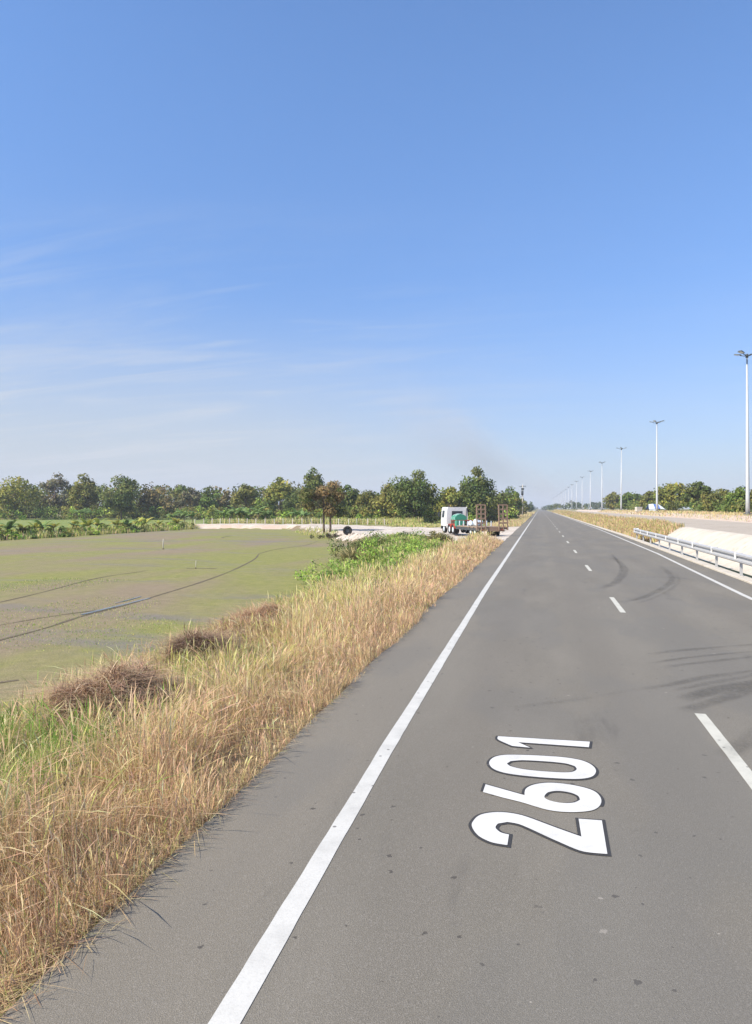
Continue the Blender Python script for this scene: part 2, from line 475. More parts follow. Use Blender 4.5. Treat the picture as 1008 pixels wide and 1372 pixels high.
def ip(s, a, b): return np.interp(s, a, b)
def x_left(s): return ip(s, [-40, 3.4, 7.6, 22.6, 112, 300], [-1.46, -1.52, -1.58, -1.67, -1.68, -1.68])
def x_mid(s): return ip(s, [-40, 9.6, 21, 58, 70, 300], [1.94, 1.94, 2.0, 2.05, 2.07, 2.1])
def x_right(s): return ip(s, [-40, 0, 23, 43, 89, 300], [5.1, 5.45, 5.82, 6.45, 6.95, 7.1])
def x_kerb(s): return ip(s, [-40, 0, 26, 70, 300], [6.45, 6.6, 6.92, 7.45, 7.55])


def strip(name, fa, fb, ss, z, mat_, parent=None, n=1, rag=0):
    v = []; f = []
    for s in ss:
        a, b = float(fa(s)), float(fb(s))
        if rag: a += rag * (float(vnoise(s, a, .22, 51)) + float(vnoise(s, a, 1.3, 53)) - 1); b += rag * (float(vnoise(s, b, .22, 52)) + float(vnoise(s, b, 1.3, 54)) - 1)
        for k in range(n + 1): v.append((a + (b - a) * k / n, s, z))
    for i in range(len(ss) - 1):
        for k in range(n):
            a = i * (n + 1) + k
            f.append((a, a + 1, a + n + 2, a + n + 1))
    return MB().add(v, f).build(name, mat_, parent)


rs = np.unique(np.concatenate([np.arange(-30, 70, .5), np.arange(70, 300, 5), [350, 450, 600, 900, 1500, 2600]]))
edge_x = {s: -2.66 - ip(s, [3, 8, 22, 40], [.0, .0, .12, .05]) + .10 * (vnoise(s, 0, 1.3, 2) - .5) + .06 * (vnoise(s, 0, .5, 5) - .5) for s in rs}
road = strip('road', lambda s: edge_x[s], lambda s: x_kerb(s), rs, 0.0, M['asphalt'])
tag(road, kind='structure')
ls = np.concatenate([np.arange(-10, 0, 2), np.arange(0, 24, .1), np.arange(24, 60, 1), np.arange(60, 300, 10), [400, 700, 1500]])
strip('edge_line', lambda s: x_left(s) - .075, lambda s: x_left(s) + .075, ls, .004, M['white_paint'], road, rag=.006)
strip('edge_line', lambda s: x_right(s) - .075, lambda s: x_right(s) + .075, ls, .004, M['white_paint'], road, rag=.006)
kb = MB()
kss = [-10] + list(range(-8, 60, 2)) + list(range(60, 401, 10))
for a, b in zip(kss[:-1], kss[1:]):
    x0, x1 = float(x_kerb(a)), float(x_kerb(b))
    vs_ = [(x0, a, -.03), (x0, a, .05), (x0 + .03, a, .06), (x0 + .42, a, .06), (x0 + .45, a, -.03)]
    ve_ = [(x1, b, -.03), (x1, b, .05), (x1 + .03, b, .06), (x1 + .42, b, .06), (x1 + .45, b, -.03)]
    kb.add(vs_ + ve_, [(i, i + 1, i + 6, i + 5) for i in range(4)])
kb.build('concrete_kerb', M['concrete'], road)
for k in range(-1, 34):
    e = 9.6 + 12 * k
    strip('lane_dash', lambda s: x_mid(s) - .065, lambda s: x_mid(s) + .065, np.linspace(e - 3.1, e, 26 if k < 4 else 4), .004, M['cream_paint'], road, rag=.006)

# route number of a map overlay, laid along the lane as paint
DIG = {
 '1': [[(-0.452, 8.135), (0.533, 8.164), (0.511, 7.973), (-0.229, 7.975), (-0.096, 7.82), (-0.286, 7.835), (-0.441, 8.011)]],
 '0': [[(-0.491, 7.261), (-0.464, 7.417), (-0.38, 7.517), (-0.235, 7.564), (0.01, 7.592), (0.252, 7.593), (0.423, 7.533), (0.511, 7.406), (0.532, 7.264), (0.491, 7.119), (0.395, 7.034), (0.253, 6.996), (0.009, 6.981), (-0.197, 6.992), (-0.345, 7.029), (-0.445, 7.115)],
       [(-0.318, 7.281), (-0.284, 7.36), (-0.165, 7.413), (0.053, 7.43), (0.246, 7.416), (0.339, 7.355), (0.353, 7.278), (0.312, 7.196), (0.217, 7.157), (0.009, 7.145), (-0.159, 7.161), (-0.278, 7.215)]],
 '6': [[(-0.485, 6.69), (-0.324, 6.609), (-0.129, 6.509), (-0.124, 6.649), (-0.061, 6.77), (0.069, 6.854), (0.228, 6.863), (0.383, 6.817), (0.484, 6.735), (0.524, 6.593), (0.508, 6.445), (0.445, 6.324), (0.334, 6.258), (0.189, 6.225), (0.044, 6.246), (-0.141, 6.345), (-0.315, 6.417), (-0.495, 6.502)],
       [(0.043, 6.533), (0.076, 6.627), (0.164, 6.678), (0.269, 6.661), (0.333, 6.599), (0.343, 6.513), (0.288, 6.442), (0.195, 6.411), (0.102, 6.433), (0.052, 6.476)]],
 '2': [[(-0.237, 5.516), (-0.232, 5.698), (-0.298, 5.722), (-0.342, 5.8), (-0.327, 5.878), (-0.255, 5.924), (-0.149, 5.898), (0.024, 5.756), (0.187, 5.623), (0.319, 5.538), (0.487, 5.538), (0.495, 6.124), (0.312, 6.116), (0.317, 5.784), (0.111, 5.916), (-0.099, 6.057), (-0.226, 6.103), (-0.354, 6.097), (-0.476, 6.016), (-0.525, 5.883), (-0.525, 5.771), (-0.462, 5.626), (-0.355, 5.537)]]}


def smooth_poly(P, corner=R(42), it=3):
    P = [Vector(p) for p in P]
    hard = []
    n = len(P)
    for i in range(n):
        a = (P[i] - P[i - 1]); b = (P[(i + 1) % n] - P[i])
        hard.append(abs(a.angle_signed(b, 0)) > corner)
    for _ in range(it):
        n = len(P); Q_ = []; H_ = []
        for i in range(n):
            p0, p1, p2, p3 = P[i - 1], P[i], P[(i + 1) % n], P[(i + 2) % n]
            if hard[i]: p0 = p1 + (p1 - p2) * 1.0
            if hard[(i + 1) % n]: p3 = p2 + (p2 - p1) * 1.0
            Q_ += [p1, (-p0 + 9 * p1 + 9 * p2 - p3) / 16]; H_ += [hard[i], False]
        P, hard = Q_, H_
    return P


def offset_poly(P, d):
    n = len(P); area = sum(P[i].x * P[(i + 1) % n].y - P[(i + 1) % n].x * P[i].y for i in range(n))
    sg = 1 if area > 0 else -1
    out = []
    for i in range(n):
        a = (P[i] - P[i - 1]).normalized(); b = (P[(i + 1) % n] - P[i]).normalized()
        na = Vector((a.y, -a.x)) * sg; nb = Vector((b.y, -b.x)) * sg
        m_ = na + nb
        m_ = m_ / max(.55, m_.dot(na)) if m_.length > 1e-6 else na
        out.append(P[i] + m_ * d)
    return out


def flat_poly(name, loops, z, mat_, parent):
    vs_ = [Vector((p.x, p.y, z)) for l in loops for p in l]
    tri = tessellate_polygon([[Vector((p.x, p.y, 0)) for p in l] for l in loops])
    me = bpy.data.meshes.new(name); me.from_pydata(vs_, [], [tuple(t) for t in tri]); me.update()
    me.materials.append(mat_)
    return obj_of(name, me, parent)


for ch in '2601':
    loops = [smooth_poly(l) for l in DIG[ch]]
    d = flat_poly('digit', loops, .008, M['number_paint'], road)
    d['label'] = 'white overlay %s with a black outline' % {'2': 'two', '6': 'six', '0': 'zero', '1': 'one'}[ch]
    ol = [offset_poly(loops[0], .026)] + [offset_poly(l, -.022) for l in loops[1:]]
    flat_poly('digit_outline', ol, .004, M['black_paint'], d)

# tyre skid marks
SK = [[(3.742, 41.6), (3.609, 34.1), (3.22, 29.6), (2.57, 26.1), (1.809, 23.61)], [(4.0, 43.8), (3.524, 34.5), (3.049, 29.6), (2.395, 25.8)],
      [(2.101, 20.4), (2.625, 21.24), (3.158, 22.5), (3.842, 24.5), (4.473, 26.8), (4.887, 29.5), (5.282, 34.9)],
      [(2.4, 20.1), (2.95, 21.2), (3.5, 22.6), (4.15, 24.6), (4.75, 27.0), (5.2, 30.0)], [(3.4, 28.0), (3.939, 28.085), (4.677, 28.253), (5.396, 27.566)],
      [(1.803, 13.246), (2.478, 13.8), (3.851, 14.65), (4.646, 15.1), (5.4, 15.5)], [(1.713, 12.459), (2.343, 13.05), (3.112, 13.6), (3.663, 13.93), (4.401, 14.31), (5.3, 14.7)],
      [(1.842, 12.18), (2.324, 12.57), (2.903, 12.995), (3.535, 13.447), (4.289, 13.94), (5.3, 14.4)], [(1.348, 10.67), (1.795, 11.03), (2.403, 11.637), (3.228, 12.28), (3.926, 12.76), (5.2, 13.5)],
      [(1.805, 10.706), (2.311, 11.195), (3.142, 11.95), (3.872, 12.586), (5.0, 13.3)], [(1.805, 10.211), (2.2, 10.655), (3.002, 11.42), (3.7, 12.03), (4.9, 12.9)],
      [(1.733, 9.656), (2.071, 10.03), (2.886, 10.977), (3.62, 11.77), (4.8, 12.6)], [(1.799, 7.957), (2.281, 8.675), (2.945, 9.573), (3.9, 10.5)],
      [(-.35, 9.3), (-.1, 9.5), (.7, 10.1), (1.348, 10.67)]]
SKW = [.24, .12, .22, .12, .14, .13, .10, .12, .14, .12, .26, .18, .24, .10]
SKA = [.9, .7, .85, .5, .7, .8, .9, .85, .9, .7, 1, .9, .8, .35]


def cat(P, n=8):
    P = [Vector(p) for p in P]; P = [P[0] * 2 - P[1]] + P + [P[-1] * 2 - P[-2]]
    out = []
    for i in range(1, len(P) - 2):
        for k in range(n):
            t = k / n
            out.append(.5 * (2 * P[i] + (P[i + 1] - P[i - 1]) * t + (2 * P[i - 1] - 5 * P[i] + 4 * P[i + 1] - P[i + 2]) * t * t + (3 * P[i] - P[i - 1] - 3 * P[i + 1] + P[i + 2]) * t ** 3))
    out.append(P[-2]); return out


def ribbon(name, P, wd, z, mat_, parent, strength=1.0, fade=.12, zf=None):
    c = cat(P); n = len(c); V_ = []; C_ = []
    for i, p in enumerate(c):
        d = (c[min(i + 1, n - 1)] - c[max(i - 1, 0)]).normalized(); nrm = Vector((-d.y, d.x))
        e = min(1, i / n / fade, (n - 1 - i) / n / fade)
        wv = wd * (.75 + .5 * float(vnoise(p.x, p.y, .8, 6))) if zf is None else wd * (.35 + 1.1 * float(vnoise(p.x, p.y, .9, 6)))
        for k, a in ((-1, 0), (-.45, 1), (.45, 1), (1, 0)):
            q = p + nrm * (wv * k * .5)
            V_.append((q.x, q.y, z)); C_.append([strength * a * e] * 3)
    F_ = [(i * 4 + k, i * 4 + k + 1, i * 4 + k + 5, i * 4 + k + 4) for i in range(n - 1) for k in range(3)]
    return np_mesh(name, V_, F_, [4] * len(F_), mat_, parent, C_)


for i, (P, a, b) in enumerate(zip(SK, SKW, SKA)):
    ribbon('skid_mark', P, a * 1.35, .003 + .0006 * i + .006, M['smear'], road, b)

# ruts and a puddle in the paddy
fld = STRUCT['paddy_field']
for P, wd in (([(-14.3, 15.2), (-14.74, 16.54), (-14.95, 17.61), (-15.07, 19.67), (-15.48, 22.13), (-15.6, 24.84), (-16.04, 28.41), (-16.76, 33.75), (-18.01, 40.18), (-20.33, 49.27), (-22.58, 55.83)], .20),
              ([(-21.1, 22), (-21.04, 23.61), (-21.0, 24.74), (-21.67, 28.28), (-23.1, 34.31), (-22.97, 39.05)], .16),
              ([(-16.9, 18.0), (-16.91, 18.97), (-16.86, 19.86), (-16.49, 21.9), (-15.85, 23.54)], .14),
              ([(-11.6, 12.6), (-11.4, 13.1), (-11.31, 13.32), (-11.08, 13.58)], .18), ([(-21.39, 41.05), (-20.5, 41.3), (-19.58, 41.46)], .35),
              ([(-38.92, 84.12), (-40, 87), (-40.89, 91.22)], .5), ([(-22.58, 55.83), (-23.4, 62), (-23.2, 70), (-24.5, 78)], .16)):
    ribbon('rut', P, wd * .6, -1.19, M['mud'], fld, 1, .1, True)
m, t, b, p = mat('puddle_water')
setb(t, b, col=(.10, .10, .10), rough=t.math('MULTIPLY', t.noise(p, 3, 3), .25)); M['water'] = m
ribbon('puddle', [(-15.7, 22.4), (-15.75, 24.0), (-15.75, 25.2), (-15.85, 27.2)], .16, -1.183, M['water'], fld, 1, .1, True)
ribbon('puddle', [(-16.3, 25.4), (-16.35, 26.3), (-16.5, 27.6)], .10, -1.183, M['water'], fld, 1, .1, True)


# ------------------------------------------------------------------ grass: every blade a bent, tapering strip
def blades(x, y, z, h, wdt, lean, az, plume, col, tip=None):
    n = len(x)
    T = np.array([0, .35, .68, .86, 1.0])
    wb = np.array([1.0, .9, .65, .4, 0]); wp = np.array([.45, .4, .35, 1.9, .15])
    W = np.where(plume[:, None], wp, wb) * wdt[:, None]
    lx = np.cos(az) * lean; ly = np.sin(az) * lean
    bend = T[None, :] ** 1.9
    fa = az + math.pi / 2 + rng.normal(0, .7, n)
    wx, wy = np.cos(fa), np.sin(fa)
    cx_ = x[:, None] + lx[:, None] * bend * h[:, None]; cy_ = y[:, None] + ly[:, None] * bend * h[:, None]
    cz_ = z[:, None] + h[:, None] * T * (1 - .32 * np.clip(lean, 0, 1.4)[:, None] * bend)
    L = np.stack([cx_ - wx[:, None] * W / 2, cy_ - wy[:, None] * W / 2, cz_], -1)
    Rr = np.stack([cx_ + wx[:, None] * W / 2, cy_ + wy[:, None] * W / 2, cz_], -1)
    Vv = np.stack([L, Rr], 2).reshape(n, 10, 3)
    base = (np.arange(n) * 10)[:, None, None]
    q = np.array([[2 * k, 2 * k + 1, 2 * k + 3, 2 * k + 2] for k in range(4)])
    F = (base + q[None]).reshape(-1, 4)
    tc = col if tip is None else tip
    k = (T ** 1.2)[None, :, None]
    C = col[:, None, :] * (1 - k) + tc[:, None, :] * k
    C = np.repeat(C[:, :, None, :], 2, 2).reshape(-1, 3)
    return Vv.reshape(-1, 3), F, C


def grass_obj(name, parts_, label, cat='grass'):
    Vs, Fs, Cs = [], [], []; b = 0
    for v, f, c in parts_:
        Vs.append(v); Fs.append(f + b); Cs.append(c); b += len(v)
    Vs = np.concatenate(Vs); Fs = np.concatenate(Fs); Cs = np.concatenate(Cs)
    o = np_mesh(name, Vs, Fs, np.full(len(Fs), 4), M['grass'], None, np.clip(Cs, .01, .8))
    return tag(o, label, cat, kind='stuff')


TAN = np.array([.70, .51, .265]); PINK = np.array([.68, .445, .275]); STRAW = np.array([.77, .63, .32]); OLIVE = np.array([.52, .50, .15]); GREEN = np.array([.20, .32, .055]); BROWN = np.array([.38, .235, .13])


def palette(n, wts):
    P = np.array([TAN, PINK, STRAW, OLIVE, GREEN, BROWN])
    wts = np.clip(np.asarray(wts, float), 0, None); wts = wts / wts.sum(1, keepdims=True)
    c = (wts.cumsum(1) > rng.random((n, 1))).argmax(1)
    return P[c] * rng.uniform(.72, 1.22, (n, 1)) * rng.normal(1, .05, (n, 3))


HEAPS = [(-5.25, 7.9, 1.1), (-5.75, 11.2, .7), (-5.9, 14.3, 1.2)]


def verge(s0, s1, dens, wscale, xmin=-10.5):
    A = (s1 - s0) * (-2.62 - xmin); n = int(A * dens)
    x = rng.uniform(xmin, -2.62, n); y = rng.uniform(s0, s1, n)
    df_ = poly_dist(FIELD, x, y); dp_ = poly_dist(PAD, x, y)
    ex = np.interp(y, rs, [edge_x[s] for s in rs])
    off = ex - x
    clump = vnoise(x, y, .55, 11)
    ok = (df_ > -.25) & (dp_ > .1) & (off > -.06 + .25 * (clump - .45)) & (rng.random(n) < .30 + 1.0 * clump)
    # behind the left side of the frame
    ang = np.arctan2(-x, y)
    ok &= ang < R(46)
    ok &= (x > -5.5 - 3.5 * np.clip((27 - y) / 5, 0, 1)) | (rng.random(n) < .06)
    x, y, df_, off, clump = x[ok], y[ok], df_[ok], off[ok], clump[ok]; n = len(x)
    z = zg(x, y) - .02
    g1 = vnoise(x, y, 2.2, 21); g2 = vnoise(x, y, 1.0, 22); g3 = vnoise(x, y, 4.0, 23)
    pinkz = np.clip(1.25 - off / 1.9, 0, 1); outer = np.clip(1 - df_ / 2.2, 0, 1)
    gz = np.clip((g1 - .48) * 3.2, 0, 1) * np.clip(off - .8, 0, 1)
    nearleft = np.clip((9.5 - y) / 2.5, 0, 1) * np.clip((off - 1.45) / .7, 0, 1)
    crest = np.exp(-((x + 6.1) / .75) ** 2) * sstep(6.2, 8.0, y) * (1 - sstep(15, 20, y)) * np.clip(g3 * 1.6 + .1, 0, 1)
    wts = np.stack([.9 + .3 * g2, .75 + 2.3 * pinkz * (.6 + .6 * g3), (.35 + 1.2 * (1 - pinkz) * g2), .30 + 1.3 * gz + .95 * (1 - pinkz) * (.3 + g1), .03 + .8 * gz * g2 + 1.2 * outer + 4.5 * nearleft, .22 + .5 * pinkz * g2 + 3.2 * crest], 1)
    col = palette(n, wts)
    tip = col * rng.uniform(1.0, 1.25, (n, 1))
    h = (.26 + .34 * g3 + .40 * clump) * rng.uniform(.5, 1.2, n) * np.clip(.36 + off * .62, .3, 1) * (1 - .35 * outer)
    for hx, hy, hr in HEAPS: h = h * (1 - .38 * np.exp(-((x - hx) ** 2 + ((y - hy) * .75) ** 2) / hr ** 2))
    h = h * (1 - .35 * sstep(26, 40, y) * sstep(2.2, 4.2, off))
    plume = rng.random(n) < .22
    h = np.where(plume, h * 1.2 + .05, h)
    flat = rng.random(n) < .16
    lean = np.abs(rng.normal(.36, .34, n)) + np.where(flat, .7, 0)
    ca = vnoise(x, y, .8, 27) * 9
    az = np.where(rng.random(n) < .5, rng.uniform(0, 2 * math.pi, n), ca + rng.normal(0, .6, n))
    lean = np.where(off < .30, np.minimum(lean, .35), lean)
    wdt = rng.uniform(.0045, .0095, n) * wscale
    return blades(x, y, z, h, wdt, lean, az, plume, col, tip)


G = [verge(1.6, 6, 2300, .66, -7.5), verge(6, 11, 1350, .9), verge(11, 18, 1000, 1.05), verge(18, 28, 600, 1.55, -11), verge(28, 42, 360, 2.2, -8.2), verge(42, 67, 210, 3.3, -7.6)]
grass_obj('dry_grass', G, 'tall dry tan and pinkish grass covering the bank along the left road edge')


def scatter(n, x0, x1, y0, y1, hr, wr, wts, leanm=.3, cond=None, zoff=-.02, plumes=.2):
    x = rng.uniform(x0, x1, n); y = rng.uniform(y0, y1, n)
    k = rng.random(n) < .25 + 1.1 * vnoise(x, y, (y1 - y0) ** .5 * .4 + .4, 31)
    if cond is not None: k &= cond(x, y)
    x, y = x[k], y[k]; n = len(x)
    col = palette(n, np.tile(wts, (n, 1)) * (.4 + rng.random((n, 6)) * .2 + vnoise(x, y, 3, 33)[:, None] * np.array([.2, .9, .2, .6, .9, .3])))
    h = rng.uniform(*hr, n) * (.6 + .8 * vnoise(x, y, 2.5, 32)); wdt = rng.uniform(*wr, n)
    return blades(x, y, zg(x, y) + zoff, h, wdt, np.abs(rng.normal(leanm, .25, n)), rng.uniform(0, 6.28, n), rng.random(n) < plumes, col, col * 1.15)


# far verge strips
nopad = lambda x, y: (poly_dist(PAD, x, y) > .3) & (poly_dist(FIELD, x, y) > .2)
far_l = [scatter(9000, -7.5, -2.7, 103, 200, (.35, .8), (.03, .06), [1.2, 1, 1, .5, .3, .3], cond=nopad, plumes=.06), scatter(6000, -8, -2.7, 200, 420, (.4, .9), (.06, .12), [1.2, 1, 1, .4, .25, .3], plumes=.04)]
grass_obj('dry_grass', far_l, 'dry straw coloured grass lining the left road edge past the gravel yard')
W_MED = [.7, 1.3, .45, .9, .5, 1.4]
med = [scatter(14000, 7.95, 10.3, 56, 90, (.22, .52), (.025, .045), W_MED, plumes=.1), scatter(13000, 7.95, 10.3, 90, 200, (.25, .55), (.04, .07), W_MED, plumes=.05), scatter(5000, 7.9, 10.4, 200, 520, (.4, .7), (.1, .2), W_MED, plumes=.02)]
grass_obj('dry_grass', med, 'reddish dry grass on the median strip beyond the end of the guard rail')
rv = [scatter(14000, 19.3, 34, 30, 110, (.10, .38), (.03, .06), [1.3, .8, 1.3, .6, .3, .4], plumes=.03), scatter(12000, 19, 34, 110, 260, (.15, .42), (.06, .12), [1.3, .9, 1.2, .5, .25, .4], plumes=.02)]
grass_obj('dry_grass', rv, 'short dry grass under the lamp posts beyond the second carriageway')
# green strip at the toe of the bank and sprouts in the paddy
toe = [scatter(16000, -10.6, -7.0, 5, 34, (.22, .55), (.010, .022), [.25, .1, .3, .9, 1.5, .1], cond=lambda x, y: (np.abs(poly_dist(FIELD, x, y) - .35) < .75)),
       scatter(7000, -17, -8.5, 34, 68, (.3, .7), (.03, .06), [.25, .1, .3, .9, 1.6, .1], cond=lambda x, y: (np.abs(poly_dist(FIELD, x, y) - .5) < 1.0))]
mead = [scatter(22000, -64, -22, 130.8, 146, (.5, 1.3), (.05, .10), [.7, .15, 1.2, 1.6, 1.2, .2], cond=lambda x, y: (poly_dist(PAD, x, y) > .4), plumes=.05),
        scatter(5000, -24, -8, 106, 124, (.2, .6), (.04, .09), [.6, .15, 1, 1.6, .9, .2], cond=lambda x, y: (poly_dist(PAD, x, y) > .4), plumes=.05)]
grass_obj('rank_grass', mead, 'rank yellow-green grass behind the post fence and the gravel yard')
corner = [scatter(5200, -38, -25, 84, 108, (.25, .8), (.03, .06), [.4, .1, .8, 1.5, 1.3, .1], cond=lambda x, y: (np.abs(poly_dist(FIELD, x, y) - .4) < 1.3), plumes=.05)]
grass_obj('green_grass', corner, 'green weeds round the foot of the twin-trunked tree at the paddy corner')
grass_obj('green_grass', toe, 'fresh green grass along the edge where the bank meets the paddy')
sp = [scatter(26000, -26, -8.6, 9, 34, (.02, .06), (.010, .022), [.02, .0, .05, 1.0, 1.6, .1], cond=lambda x, y: (poly_dist(FIELD, x, y) < -.1) & (vnoise(x, y, 5, 41) > .42), zoff=0, plumes=0)]
grass_obj('rice_sprouts', sp, 'short green rice sprouts scattered over the muddy paddy', 'rice')
# straw litter along the broken road edge
n = 5200
y = rng.uniform(2, 40, n) ** 1.0; y = 2 + (y - 2) * rng.random(n)
ex = np.interp(y, rs, [edge_x[s] for s in rs])
x = ex + rng.normal(-.12, .085, n)
st = blades(x, y, np.where(x > ex, .004, .0) + rng.uniform(.002, .03, n), rng.uniform(.05, .17, n), rng.uniform(.003, .007, n), rng.uniform(1.5, 2.2, n), rng.uniform(0, 6.28, n), np.zeros(n, bool), palette(n, np.tile([1, .5, 1, .1, 0, .8], (n, 1))))
# lie flat
v = st[0].reshape(-1, 10, 3); z0 = v[:, :1, 2]; v[:, :, 2] = z0 + (v[:, :, 2] - z0) * .12; st = (v.reshape(-1, 3), st[1], st[2])
grass_obj('straw_litter', [st], 'dead straw litter scattered along the broken asphalt edge', 'litter')


# ------------------------------------------------------------------ leafy things
def leaf_quads(C, size, nrm, col, asp=1.6):
    n = len(C)
    a = rng.normal(size=(n, 3)); nrm = nrm / np.linalg.norm(nrm, axis=1, keepdims=True)
    u = np.cross(nrm, a); u /= np.linalg.norm(u, axis=1, keepdims=True); v = np.cross(nrm, u)
    s = size[:, None]
    P = np.stack([C - u * s * asp / 2, C - v * s * .5 + u * s * .1, C + u * s * asp / 2, C + v * s * .5 + u * s * .1], 1)
    return P.reshape(-1, 3), np.arange(n * 4).reshape(-1, 4), np.repeat(col, 4, 0)


def clump_leaves(centers, radii, per, size, cols, flat=.8, jitter=.25):
    K = len(centers)
    idx = np.repeat(np.arange(K), per); n = len(idx)
    d = rng.normal(size=(n, 3)); d /= np.linalg.norm(d, axis=1, keepdims=True)
    r = radii[idx] * rng.uniform(.25, 1.0, n) ** .45 * (1 + rng.normal(0, .12, n))
    P = centers[idx] + d * r[:, None] * np.array([1, 1, flat])
    nrm = d + rng.normal(0, .55, (n, 3)) + np.array([0, 0, .3])
    c = cols[idx] * rng.uniform(1 - jitter, 1 + jitter, (n, 1)) * rng.normal(1, .06, (n, 3))
    return leaf_quads(P, rng.uniform(.65, 1.3, n) * size, nrm, np.clip(c, .008, .6))


PAL = {'rusty': [(.17, .12, .072), (.12, .12, .046), (.15, .13, .06), (.10, .115, .045), (.15, .11, .06)], 'dark': [(.065, .090, .032), (.085, .11, .038), (.115, .125, .044)], 'olive': [(.14, .135, .045), (.175, .16, .055), (.115, .12, .044)],
       'yellow': [(.18, .185, .05), (.23, .21, .06), (.13, .145, .045)], 'brown': [(.165, .125, .068), (.14, .125, .055), (.13, .105, .058)],
       'green': [(.10, .145, .038), (.135, .175, .045), (.08, .11, .035)], 'blue': [(.06, .085, .06), (.08, .10, .07), (.05, .075, .05)],  # blue: distance haze put into the leaf colour of the farthest trees
       'grey': [(.13, .12, .085), (.10, .10, .07), (.15, .13, .09)], 'bright': [(.26, .37, .07), (.34, .44, .10), (.19, .28, .06)]}


def tree(name, label, X, Y, top, width, pal, seed, bare=.22, shape='round', leaf=.42, nl=1900, group=None, cat='tree', twin=False):
    """top: height of the crown's top above the ground; bare: share of that below the crown"""
    global rng
    keep = rng; rng = np.random.default_rng(seed)
    z0 = float(zg(X, Y)) - .05
    root = empty(name, (X, Y, z0)); tag(root, label, cat, group)
    rz, rx = top * (1 - bare) / 2, width / 2
    cz = top * bare + rz
    K = 34 if shape != 'open' else 22
    u = rng.normal(size=(K, 3)); u /= np.linalg.norm(u, axis=1, keepdims=True)
    rr = rng.uniform(.35, 1.0, K) ** .55
    c = u * rr[:, None]
    if shape == 'umbrella': c[:, 2] = np.abs(c[:, 2]) * .9 - .1 - .35 * (c[:, 0] ** 2 + c[:, 1] ** 2)
    if shape == 'tall': c[:, :2] *= (1.0 - .35 * c[:, 2:3])
    if shape == 'low': c[:, 2] = c[:, 2] * .8
    rad = rng.uniform(.24, .46, K) * (.8 if shape == 'open' else 1)
    cen = c * np.array([rx * .82, rx * .82, rz * .85]) + np.array([0, 0, cz])
    # pull the highest clump up to the measured top
    top_i = cen[:, 2].argmax(); cen[top_i, 2] = top - rad[top_i] * rx * .7; cen[top_i, :2] *= .5
    P = np.array(PAL[pal]) * np.array([1.30, 1.32, .95]); cols = P[rng.integers(0, len(P), K)] * rng.uniform(.72, 1.3, (K, 1))
    lv = clump_leaves(cen, rad * (rx * .6 + rz * .4), int(nl * 1.5) // K, leaf, cols)
    np_mesh('crown', lv[0], lv[1], np.full(len(lv[1]), 4), M['leaf'], root, lv[2])
    mb = MB()
    tr = .04 + .016 * top
    stems = [0.0] if not twin else [-.35, .45]
    for sx in stems:
        bx = rng.uniform(-.2, .2)
        mb.tube([(sx, 0, -.1), (sx + bx * .3, bx * .2, top * bare * .6), (sx * .8 + bx, -bx * .3, cz), (sx * .5 + bx * 1.2, 0, cz + rz * .55)], [tr * 1.25, tr, tr * .7, tr * .25], 7)
    for i in rng.choice(K, 9, replace=False):
        b0 = Vector((stems[i % len(stems)] * .8, 0, top * bare + (cz - top * bare) * rng.uniform(.1, .9))); e = Vector(cen[i])
        mid = b0.lerp(e, .5) + Vector((0, 0, rng.uniform(0, .25) * rz * .5))
        mb.tube([b0, mid, e], [tr * .5, tr * .32, tr * .1], 5, False)
    mb.build('trunk', M['bark'], root)
    rng = keep
    return root


def at(u, depth):
    """point on a bearing (tangent measured to the right of the lens axis) at a given depth along that axis"""
    x = (u - 504) / 967 * depth
    return x * math.cos(YAW) - depth * math.sin(YAW), x * math.sin(YAW) + depth * math.cos(YAW)


def T(u, wpx, v, depth, pal, seed, label, **kw):
    X, Y = at(u, depth)
    top = CAM_H + (681 - v) / 967 * depth - float(zg(X, Y)) + .05
    return tree(kw.pop('name', 'tree'), label, X, Y, top, wpx / 967 * depth, pal, seed, **kw)


T(20, 66, 638, 215, 'yellow', 1, 'round yellow-green tree at the far left end of the tree line', leaf=.5, nl=2400, bare=.1)
T(74, 48, 634, 235, 'grey', 2, 'sparse grey-green tree with sky showing through its tall open crown', shape='open', nl=1300, leaf=.5, bare=.12)
T(114, 42, 635, 215, 'olive', 3, 'upright dense olive tree just right of the sparse grey-green tree', shape='tall', nl=2200, leaf=.48, bare=.08)
T(163, 52, 637, 210, 'dark', 4, 'broad dark round-headed tree standing clear against the sky over the left field', leaf=.48, nl=2200, bare=.15)
T(212, 66, 652, 215, 'brown', 5, 'low broad tree with a brownish crown right of the dark round-headed tree', shape='low', leaf=.5, nl=2000, bare=.1)
T(256, 34, 653, 230, 'grey', 6, 'thin greyish tree beside the brownish broad crown', shape='open', nl=900, leaf=.5, bare=.1)
T(281, 30, 652, 220, 'green', 7, 'small plain green tree between the thin greyish tree and the umbrella-topped one', nl=1300, leaf=.5, bare=.1)
T(303, 26, 657, 225, 'brown', 8, 'small brownish tree behind the banana clumps by the post fence', shape='open', nl=900, leaf=.5, bare=.1)
T(330, 42, 648, 200, 'olive', 9, 'umbrella-topped olive tree above the banana clumps', shape='umbrella', nl=1700, leaf=.45, bare=.2)
T(376, 42, 639, 190, 'yellow', 10, 'pale green tree with a flat parasol-like crown', shape='umbrella', nl=1700, leaf=.42, bare=.2)
T(357, 34, 660, 190, 'green', 12, 'low bushy green tree under the parasol-like pale crown', nl=1300, leaf=.42, bare=.08)
T(398, 46, 656, 180, 'dark', 11, 'dark shadowy tree filling in below the tall lobed treetop', nl=1600, leaf=.42, bare=.05)
T(420, 27, 627, 165, 'dark', 13, 'tall slender dark tree with the highest lobed top on the left', shape='tall', nl=1500, leaf=.38, bare=.3)
